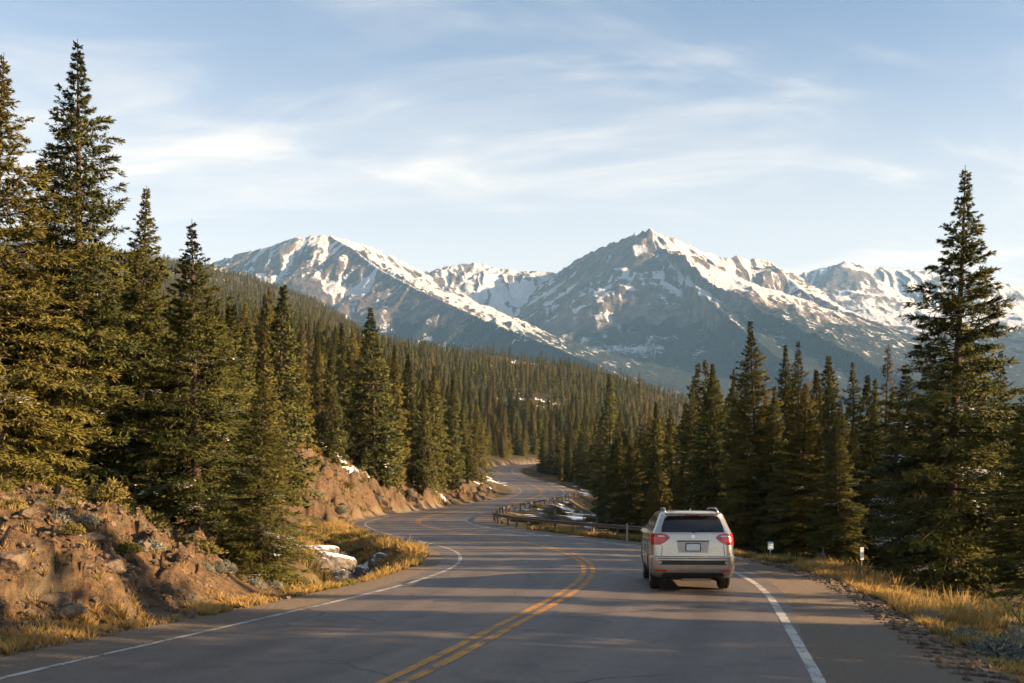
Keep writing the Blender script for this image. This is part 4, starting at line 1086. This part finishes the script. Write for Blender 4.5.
RK = [rock_mesh('rock_shape', s_, fl) for s_, fl in ((1, .7), (2, .55), (3, .8), (4, .6))]
RKm = []
for r_ in RK: r2 = r_.copy(); r_.materials.append(M_rock); r2.materials.append(M_srock); RKm.append(r2)
def rock(px, Y, s, snowy, lab, grp=None, k=0, dz=0.0, rz=0.0, sx=1.0):
    x = (px - 512) * Y / F
    o = bpy.data.objects.new('boulder', (RKm if snowy else RK)[k % 4]); COL.objects.link(o)
    o.location = (x, Y, gz(x, Y) + s * .18 + dz); o.scale = (s * sx, s, s); o.rotation_euler = (random.uniform(-.2, .2), random.uniform(-.2, .2), rz)
    return tag(o, lab, 'rock', grp)
rock(330, 38.5, .85, True, 'large pale boulder with thin broken snow inside the near road bend', k=0, rz=.4, sx=1.3)
rock(352, 41.0, .65, True, 'snow dusted boulder leaning behind the large pale boulder', k=2, rz=1.9, sx=1.5)
rock(318, 35.0, .50, True, 'small snowy boulder under the branches of the small bushy spruce', k=3, rz=2.6)
rock(365, 37.0, .42, True, 'low flat snowy rock amid the dry grass inside the bend', k=1, rz=.9, sx=1.6)
rock(322, 41.0, .7, True, 'angular snowy boulder at the back of the boulders inside the bend', k=2, rz=.2, sx=1.3)
rock(378, 43.0, .5, True, 'snow patched rock nearest the road bend among the dry grass', k=0, rz=2.2, sx=1.4)
rock(338, 36.6, .55, True, 'dark sided snowy boulder between the large pale boulder and the road', k=0, rz=2.9, sx=1.2)
rock(346, 35.2, .36, True, 'low rock half under snow, in front of the large pale boulder', k=1, rz=1.3, sx=1.5)
for i in range(46):
    for _ in range(60):
        Y = random.uniform(14.5, 24.5); px = random.uniform(-30, 290); x = (px - 512) * Y / F
        zz_, la, ed, bk_ = ground_z([x], [Y], True)
        if la[0] < 0 and 0.8 < ed[0] < 6 and bk_[0] > .45: break
    else: continue
    rock(px, Y, random.choice((.09, .12, .15, .2, .26)), False, 'brown stone sticking out of the near soil bank left of the road', 'stones on the near soil bank', i, -.03, random.uniform(0, 6), random.uniform(1, 1.6))
for i in range(24):
    for _ in range(60):
        Y = random.uniform(76, 140); px = random.uniform(262, 470); x = (px - 512) * Y / F
        zz_, la, ed, bk_ = ground_z([x], [Y], True)
        if la[0] < 0 and 0.8 < ed[0] < 9 and bk_[0] > .5: break
    else: continue
    rock(px, Y, random.uniform(.25, .7), False, 'brown rock in the orange cut bank at the far bend', 'rocks in the far cut bank', i, -.1, random.uniform(0, 6), random.uniform(1, 1.6))
# rubble: small stones nobody could count
def rubble(n):
    g = np.random.default_rng(99); V = []; Fc = []; c = 0
    ico = bmesh.new(); bmesh.ops.create_icosphere(ico, subdivisions=1, radius=1.0)
    bv = np.array([v.co for v in ico.verts]); bf = np.array([[v.index for v in f.verts] for f in ico.faces]); ico.free()
    Y = g.uniform(11, 26, n * 6); x = (g.uniform(-40, 310, n * 6) - 512) * Y / F
    z, la, ed, bk_ = ground_z(x, Y, True)
    ok = (la < 0) & (ed > .25) & (ed < 6.5) & ((bk_ > .2) | (ed < 1.1))
    pts_ = [(x[i], Y[i], z[i]) for i in np.where(ok)[0][:n]]
    Y = g.uniform(9, 34, n); k_ = np.argmin(np.abs(cl[:, 1][None, :] - Y[:, None]), 1); o_ = lane[k_] + shR + g.normal(.25, .35, n)
    x = cl[k_, 0] + nrm[k_, 0] * o_; y = cl[k_, 1] + nrm[k_, 1] * o_; z = ground_z(x, y)
    pts_ += [(x[i], y[i], z[i]) for i in range(n // 2) if o_[i] > lane[k_[i]] + shR + .02]
    for p in pts_:
        s = g.choice([.02, .03, .045, .07], p=[.4, .35, .18, .07]); q = bv * (1 + g.normal(0, .22, (len(bv), 1))) * s * np.array([g.uniform(.8, 1.6), g.uniform(.8, 1.4), g.uniform(.7, 1.0)])
        a = g.uniform(0, 6.28); q = np.stack([q[:, 0] * np.cos(a) - q[:, 1] * np.sin(a), q[:, 0] * np.sin(a) + q[:, 1] * np.cos(a), q[:, 2]], 1)
        V.append(q + np.array(p) + np.array([0, 0, s * .2])); Fc.append(bf + c); c += len(bv)
    return mesh_np('rubble', np.concatenate(V), np.concatenate(Fc), False)
tag(link('rubble', rubble(3600), M_rock), 'loose small brown stones lying on the bank and the road edges', 'rubble', None, 'stuff')

# ------------------------------------------------------------------ grass
def grass_mat():
    t = NT('dry_grass_blades'); k = t.attr('hue'); q = t.attr('tip')
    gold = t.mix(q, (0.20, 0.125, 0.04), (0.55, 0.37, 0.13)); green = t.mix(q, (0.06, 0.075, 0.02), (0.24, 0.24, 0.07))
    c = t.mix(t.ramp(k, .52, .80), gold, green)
    t.base(c, .7, 0, .2)
    tr = t.node('ShaderNodeBsdfTranslucent'); t.put(tr.inputs[0], c); mx = t.node('ShaderNodeMixShader'); mx.inputs[0].default_value = .4
    t.l.new(t.b.outputs[0], mx.inputs[1]); t.l.new(tr.outputs[0], mx.inputs[2]); t.l.new(mx.outputs[0], t.out.inputs[0]); return t.m
M_grass = grass_mat()
def blades(px_, py_, pz_, hh, hue, nb, seed):
    g = np.random.default_rng(seed); n = len(px_); i = np.repeat(np.arange(n), nb); K = len(i)
    rad = hh[i] * .28 * np.sqrt(g.random(K)); a = g.uniform(0, 6.28, K)
    b = np.stack([px_[i] + rad * np.cos(a), py_[i] + rad * np.sin(a), pz_[i] - .03], 1)
    L = hh[i] * g.uniform(.55, 1.15, K); ln = g.uniform(.1, .75, K); a2 = a + g.normal(0, .6, K)
    d = np.stack([np.cos(a2) * ln, np.sin(a2) * ln, np.ones(K)], 1); d /= np.linalg.norm(d, axis=1)[:, None]
    a3 = g.uniform(0, 6.28, K); w_ = np.stack([np.cos(a3), np.sin(a3), 0 * a3], 1) * (np.clip(.0045 + .00022 * b[:, 1], .005, .03) * g.uniform(.7, 1.3, K))[:, None]
    m = b + d * (L * .55)[:, None]; tp = b + d * L[:, None]; tp[:, 2] -= L * .12 * ln; tp[:, :2] += (d[:, :2] * (L * .25)[:, None])
    V = np.stack([b - w_, b + w_, m + w_ * .8, tp, m - w_ * .8], 1).reshape(-1, 3)
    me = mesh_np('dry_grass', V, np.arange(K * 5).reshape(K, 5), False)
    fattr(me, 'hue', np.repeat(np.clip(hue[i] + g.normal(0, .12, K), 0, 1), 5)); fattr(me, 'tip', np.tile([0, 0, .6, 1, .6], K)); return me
g = np.random.default_rng(5)
def verge(n, y0, y1, side, o0, o1, pw=1.0):
    Y = y0 + (y1 - y0) * g.random(n) ** pw; k_ = np.argmin(np.abs(cl[:, 1][None, :] - Y[:, None]), 1)
    o_ = g.uniform(o0, o1, n) + .25 * fbm(Y / 1.3, Y * 0 + side, 3, 301); e_ = (lane[k_] + (shR if side > 0 else shL) + o_) * side
    return cl[k_, 0] + nrm[k_, 0] * e_, cl[k_, 1] + nrm[k_, 1] * e_, o_
def sow(sets, name, lab, seed, nb=14):
    X = np.concatenate([s_[0] for s_ in sets]); Y = np.concatenate([s_[1] for s_ in sets]); Hh = np.concatenate([s_[2] for s_ in sets])
    z, la, ed, bk_ = ground_z(X, Y, True)
    clump = fbm(X / 1.1, Y / 1.1, 3, 311); ok = (clump > -.25 + .3 * g.random(len(X)) - .2) & (ed > .12)
    X, Y, z, Hh = X[ok], Y[ok], z[ok], Hh[ok] * np.clip(1 + clump[ok], .5, 1.6)
    me = blades(X, Y, z, Hh, np.clip(.42 + .55 * fbm(X / 2.2, Y / 2.2, 3, 313) + .1 * g.normal(size=len(X)), 0, 1), nb, seed)
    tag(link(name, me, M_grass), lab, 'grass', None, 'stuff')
S = []
for (n, y0, y1, o0, o1, h_) in ((1300, 9, 22, .9, 2.4, .15), (2600, 16, 46, .75, 2.1, .21), (1100, 40, 62, .5, 1.8, .27), (220, 9, 34, 1.6, 3.2, .34)):
    x_, y_, o_ = verge(n, y0, y1, 1, o0, o1); S.append((x_, y_, h_ * g.uniform(.6, 1.3, n)))
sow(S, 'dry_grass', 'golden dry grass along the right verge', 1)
S = []
for (n, y0, y1, o0, o1, h_) in ((1100, 11, 26, .3, 1.1, .17), (700, 22, 50, .3, 1.6, .26), (500, 50, 75, .3, 1.8, .3)):
    x_, y_, o_ = verge(n, y0, y1, -1, o0, o1); S.append((x_, y_, h_ * g.uniform(.6, 1.3, n)))
n = 1700; Y = g.uniform(30, 64, n); x_ = (g.uniform(300, 440, n) - 512) * Y / F; S.append((x_, Y, .3 * g.uniform(.6, 1.3, n)))
n = 1500; Y = g.uniform(76, 150, n); x_ = (g.uniform(262, 470, n) - 512) * Y / F; ed_ = ground_z(x_, Y, True); k_ = (ed_[1] < 0) & (ed_[2] > .8) & (ed_[2] < 14) & (fbm(x_ / 4, Y / 4, 2, 333) > .0); S.append((x_[k_], Y[k_], .42 * g.uniform(.6, 1.3, int(k_.sum()))))
n = 700; Y = g.uniform(14, 27, n); x_ = (g.uniform(-20, 300, n) - 512) * Y / F; S.append((x_, Y, .15 * g.uniform(.6, 1.3, n)))
sow(S, 'dry_grass', 'short dry grass along the left road edge and inside the near bend', 2)

# ------------------------------------------------------------------ shrubs
M_shrub = needle_mat('shrub_leaves', (0.06, 0.065, 0.018), (0.20, 0.17, 0.045), (0.24, 0.18, 0.05))
M_sage = needle_mat('sage_leaves', (0.10, 0.11, 0.08), (0.34, 0.35, 0.30), (0.30, 0.28, 0.20))
def shrub_mesh(name, seed, mat, n=1500, kl=.10, kw=.022):
    g = np.random.default_rng(seed); th = g.uniform(0, 6.28, n); el = np.arcsin(g.random(n)); rr = g.random(n) ** .35
    lump = 1 + .5 * fbm(np.cos(th) * 1.6 + el, np.sin(th) * 1.6, 3, seed)
    p = np.stack([np.cos(th) * np.cos(el), np.sin(th) * np.cos(el), np.sin(el) * .85], 1) * (rr * lump * .5)[:, None]
    d = norm(p + g.normal(0, .25, (n, 3)) + np.array([0, 0, .15])); w_ = norm(np.cross(d, g.normal(0, 1, (n, 3))))
    V, Fc = kites(p, d, w_, kl * g.uniform(.6, 1.4, n), kw * g.uniform(.7, 1.3, n))
    me = mesh_np(name, V, Fc); fattr(me, 'shade', np.repeat(g.random(n), 4)); va = me.attributes.new('outward', 'FLOAT_VECTOR', 'POINT'); va.data.foreach_set('vector', np.repeat(norm(p + np.array([0, 0, .1])), 4, 0).astype(np.float32).ravel()); me.materials.append(mat); return me
def stems_mesh(seed):
    g = np.random.default_rng(seed); bm = bmesh.new()
    for k in range(9):
        a = g.uniform(0, 6.28); l = g.uniform(.25, .45); bm_tube(bm, [(0, 0, -.05), (math.cos(a) * l * .4, math.sin(a) * l * .4, l * .5), (math.cos(a) * l, math.sin(a) * l, l * .8)], [.012, .008, .003], 5)
    me = bpy.data.meshes.new('stems'); bm.to_mesh(me); bm.free(); me.materials.append(M_bark); return me
SH = [shrub_mesh('shrub_a', 51, M_shrub), shrub_mesh('shrub_b', 52, M_shrub), shrub_mesh('sage_a', 53, M_sage, 1700, .09, .014)]
ST = [stems_mesh(q) for q in (61, 62)]
def shrub(px, Y, s, k, lab, grp=None, name='shrub'):
    x = (px - 512) * Y / F
    if float(ground_z([x], [Y], True)[2][0]) < s * .5 + .15: return None
    o = empty(name, (x, Y, gz(x, Y) - .03), random.uniform(0, 6)); o.scale = (s * random.uniform(.9, 1.25), s, s * random.uniform(.7, 1))
    tag(o, lab, 'shrub', grp)
    for nm_, m_ in (('foliage', SH[k]), ('stems', ST[k % 2])):
        c_ = bpy.data.objects.new(nm_, m_); c_.parent = o; COL.objects.link(c_)
for px in range(-20, 320, 19):
    Y = random.uniform(20.5, 25.5); shrub(px + random.uniform(-14, 14), Y, random.choice((random.uniform(.35, .7), random.uniform(.7, 1.2))), random.randrange(2), 'yellow green low shrub along the top of the near soil bank, under the spruces', 'shrubs along the top of the near bank')
for i in range(22):
    for _ in range(40):
        Y = random.uniform(15.5, 21); px = random.uniform(-20, 270); x = (px - 512) * Y / F; zz_, la, ed, bk_ = ground_z([x], [Y], True)
        if la[0] < 0 and 1.8 < ed[0] < 6 and zz_[0] > .7: break
    else: continue
    shrub(px, Y, random.uniform(.25, .65), random.choice((0, 1, 2)), 'dry scrubby bush growing on the face of the near soil bank', 'bushes on the near soil bank')
for px in range(205, 330, 17):
    shrub(px, np.interp(px, [210, 330], [20.6, 25.5]) + random.uniform(0, .8), random.uniform(.25, .6), random.choice((0, 2, 2)), 'small dusty shrub at the foot of the near bank beside the road edge', 'shrubs at the foot of the near bank')
for px, Y, s, lab in ((1000, 14.3, .9, 'pale grey sage bush in the corner of the right verge, nearest the camera'), (965, 15.8, .7, 'grey green sage bush behind the nearest sage bush'), (1025, 16.5, 1.0, 'frosty sage bush by the picture edge under the cut-off spruce'), (930, 18.0, .6, 'small sage bush at the back of the golden grass near the tall lone spruce')):
    shrub(px, Y, s, 2, lab, None, 'sage_bush')
for i in range(16):
    Y = random.uniform(32, 60); px = random.uniform(305, 430) 
    shrub(px, Y, random.uniform(.4, .9), random.choice((0, 1, 2)), 'low shrub in the dry grass inside the near road bend', 'shrubs inside the near bend')
for i in range(40):
    Y = random.uniform(66, 150); px = random.uniform(515, 660); shrub(px, Y, random.uniform(.7, 1.8), random.choice((0, 1, 2)), 'low shrub on the snowy slope behind the guardrail', 'shrubs behind the guardrail')
for i in range(95):
    Y = random.uniform(76, 150); px = random.uniform(270, 470); x = (px - 512) * Y / F; _, la, ed, bk_ = ground_z([x], [Y], True)
    if la[0] < 0 and ed[0] > 1.5: shrub(px, Y, random.uniform(.4, 1.5), random.choice((0, 1, 2)), 'low shrub scattered over the far cut bank', 'shrubs on the far cut bank')
#@@ENDSMALL@@

# ------------------------------------------------------------------ sky, sun, haze
w = bpy.data.worlds.new('World'); sc.world = w; w.use_nodes = True
nt = w.node_tree; nt.nodes.clear()
out = nt.nodes.new('ShaderNodeOutputWorld'); bg = nt.nodes.new('ShaderNodeBackground')
sky = nt.nodes.new('ShaderNodeTexSky'); sky.sky_type = 'NISHITA'; sky.sun_disc = False
sky.sun_elevation = R(SUN_EL); sky.sun_rotation = R(SUN_AZ); sky.altitude = 2500; sky.air_density = 1.0; sky.dust_density = 2.2; sky.ozone_density = 0.9
def wn(typ, **kw):
    n = nt.nodes.new(typ)
    for k, v in kw.items(): setattr(n, k, v)
    return n
def wmath(op, a, b=0.0, clamp=False):
    n = wn('ShaderNodeMath', operation=op, use_clamp=clamp)
    for s_, v in zip(n.inputs, (a, b)):
        if isinstance(v, bpy.types.NodeSocket): nt.links.new(v, s_)
        else: s_.default_value = v
    return n.outputs[0]
tc = wn('ShaderNodeTexCoord'); sp = wn('ShaderNodeSeparateXYZ'); nt.links.new(tc.outputs['Generated'], sp.inputs[0])
zc = wmath('MAXIMUM', wmath('ADD', sp.outputs[2], 0.10), 0.03)
cb = wn('ShaderNodeCombineXYZ')
nt.links.new(wmath('DIVIDE', sp.outputs[0], zc), cb.inputs[0]); nt.links.new(wmath('DIVIDE', sp.outputs[1], zc), cb.inputs[1])
def cloud(scale, rot, loc, lo, hi, dist, detail=7, rough=0.58):
    mp = wn('ShaderNodeMapping'); nt.links.new(cb.outputs[0], mp.inputs[0]); mp.inputs['Scale'].default_value = scale; mp.inputs['Rotation'].default_value = (0, 0, rot); mp.inputs['Location'].default_value = loc
    nz = wn('ShaderNodeTexNoise'); nt.links.new(mp.outputs[0], nz.inputs['Vector'])
    nz.inputs['Scale'].default_value = 1.0; nz.inputs['Detail'].default_value = detail; nz.inputs['Roughness'].default_value = rough; nz.inputs['Distortion'].default_value = dist
    mr = wn('ShaderNodeMapRange', interpolation_type='SMOOTHSTEP'); nt.links.new(nz.outputs['Fac'], mr.inputs[0]); mr.inputs[1].default_value = lo; mr.inputs[2].default_value = hi
    return mr.outputs[0]
c1 = cloud((0.55, 1.15, 1), R(-24), (0.9, 0.55, 0), 0.47, 0.92, 1.3)
c2 = cloud((1.1, 4.2, 1), R(-20), (2.3, 1.2, 0), 0.38, 0.72, 0.9)
veil = cloud((0.2, 0.35, 1), 0.0, (5.1, 2.2, 0), 0.3, 0.8, 0.2, 3)
lowband = wn('ShaderNodeMapRange', interpolation_type='SMOOTHSTEP'); nt.links.new(sp.outputs[2], lowband.inputs[0]); lowband.inputs[1].default_value = 0.46; lowband.inputs[2].default_value = 0.12; lowband.inputs[4].default_value = 0.84
c3 = cloud((0.75, 1.7, 1), R(-30), (4.4, 1.7, 0), 0.47, 0.80, 1.6)
cm = wmath('ADD', wmath('MULTIPLY', c3, 0.55), wmath('ADD', wmath('MULTIPLY', c1, wmath('ADD', 0.35, wmath('MULTIPLY', c2, 0.65))), wmath('ADD', wmath('MULTIPLY', veil, 0.14), lowband.outputs[0]), True), True)
mx = wn('ShaderNodeMix', data_type='RGBA'); nt.links.new(cm, mx.inputs[0]); nt.links.new(sky.outputs[0], mx.inputs[6]); mx.inputs[7].default_value = (5.9, 5.3, 4.6, 1)
nt.links.new(mx.outputs[2], bg.inputs[0]); bg.inputs[1].default_value = 0.050
nt.links.new(bg.outputs[0], out.inputs[0])

sl = bpy.data.lights.new('sun', 'SUN'); sl.energy = 5.0; sl.angle = R(0.5); sl.color = (1.0, 0.68, 0.37)
so = bpy.data.objects.new('sun', sl); COL.objects.link(so); so.rotation_euler = SUN_DIR.to_track_quat('Z', 'Y').to_euler(); so.location = (60, -30, 60)

bm = bmesh.new()
bm_box(bm, (0, 4200, 850), (26500, 26000, 2500))
hz = obj_bm('haze', bm, [])
t = NT('haze_air'); t.n.remove(t.b)
pv = t.node('ShaderNodeVolumePrincipled'); pv.inputs['Color'].default_value = (0.28, 0.57, 1.0, 1); pv.inputs['Density'].default_value = 5.5e-5; pv.inputs['Anisotropy'].default_value = 0.0
t.l.new(pv.outputs[0], t.out.inputs['Volume'])
hz.data.materials.append(t.m); tag(hz, 'pale blue haze in the mountain air', 'haze', None, 'stuff')

# ------------------------------------------------------------------ camera and render settings
cam = bpy.data.cameras.new('camera'); co = bpy.data.objects.new('camera', cam); COL.objects.link(co)
cam.sensor_width = 36; cam.lens = 36 * F / 1024; cam.shift_y = (HOR - 341.5) / 1024; cam.clip_start = 0.1; cam.clip_end = 60000
co.location = (0, 0, EYE); co.rotation_euler = (R(90), 0, 0); sc.camera = co
sc.view_settings.view_transform = 'Standard'; sc.view_settings.look = 'None'; sc.view_settings.exposure = 2.25; sc.view_settings.gamma = 1; sc.view_settings.use_curve_mapping = False
sc.cycles.use_denoising = True
try: sc.cycles.denoiser = 'OPENIMAGEDENOISE'
except Exception: pass
sc.cycles.max_bounces = 6; sc.cycles.volume_bounces = 0; sc.cycles.transparent_max_bounces = 4
sc.cycles.use_adaptive_sampling = True; sc.cycles.adaptive_threshold = 0.02
print('trees', len(near_idx), 'rest', len(rest))
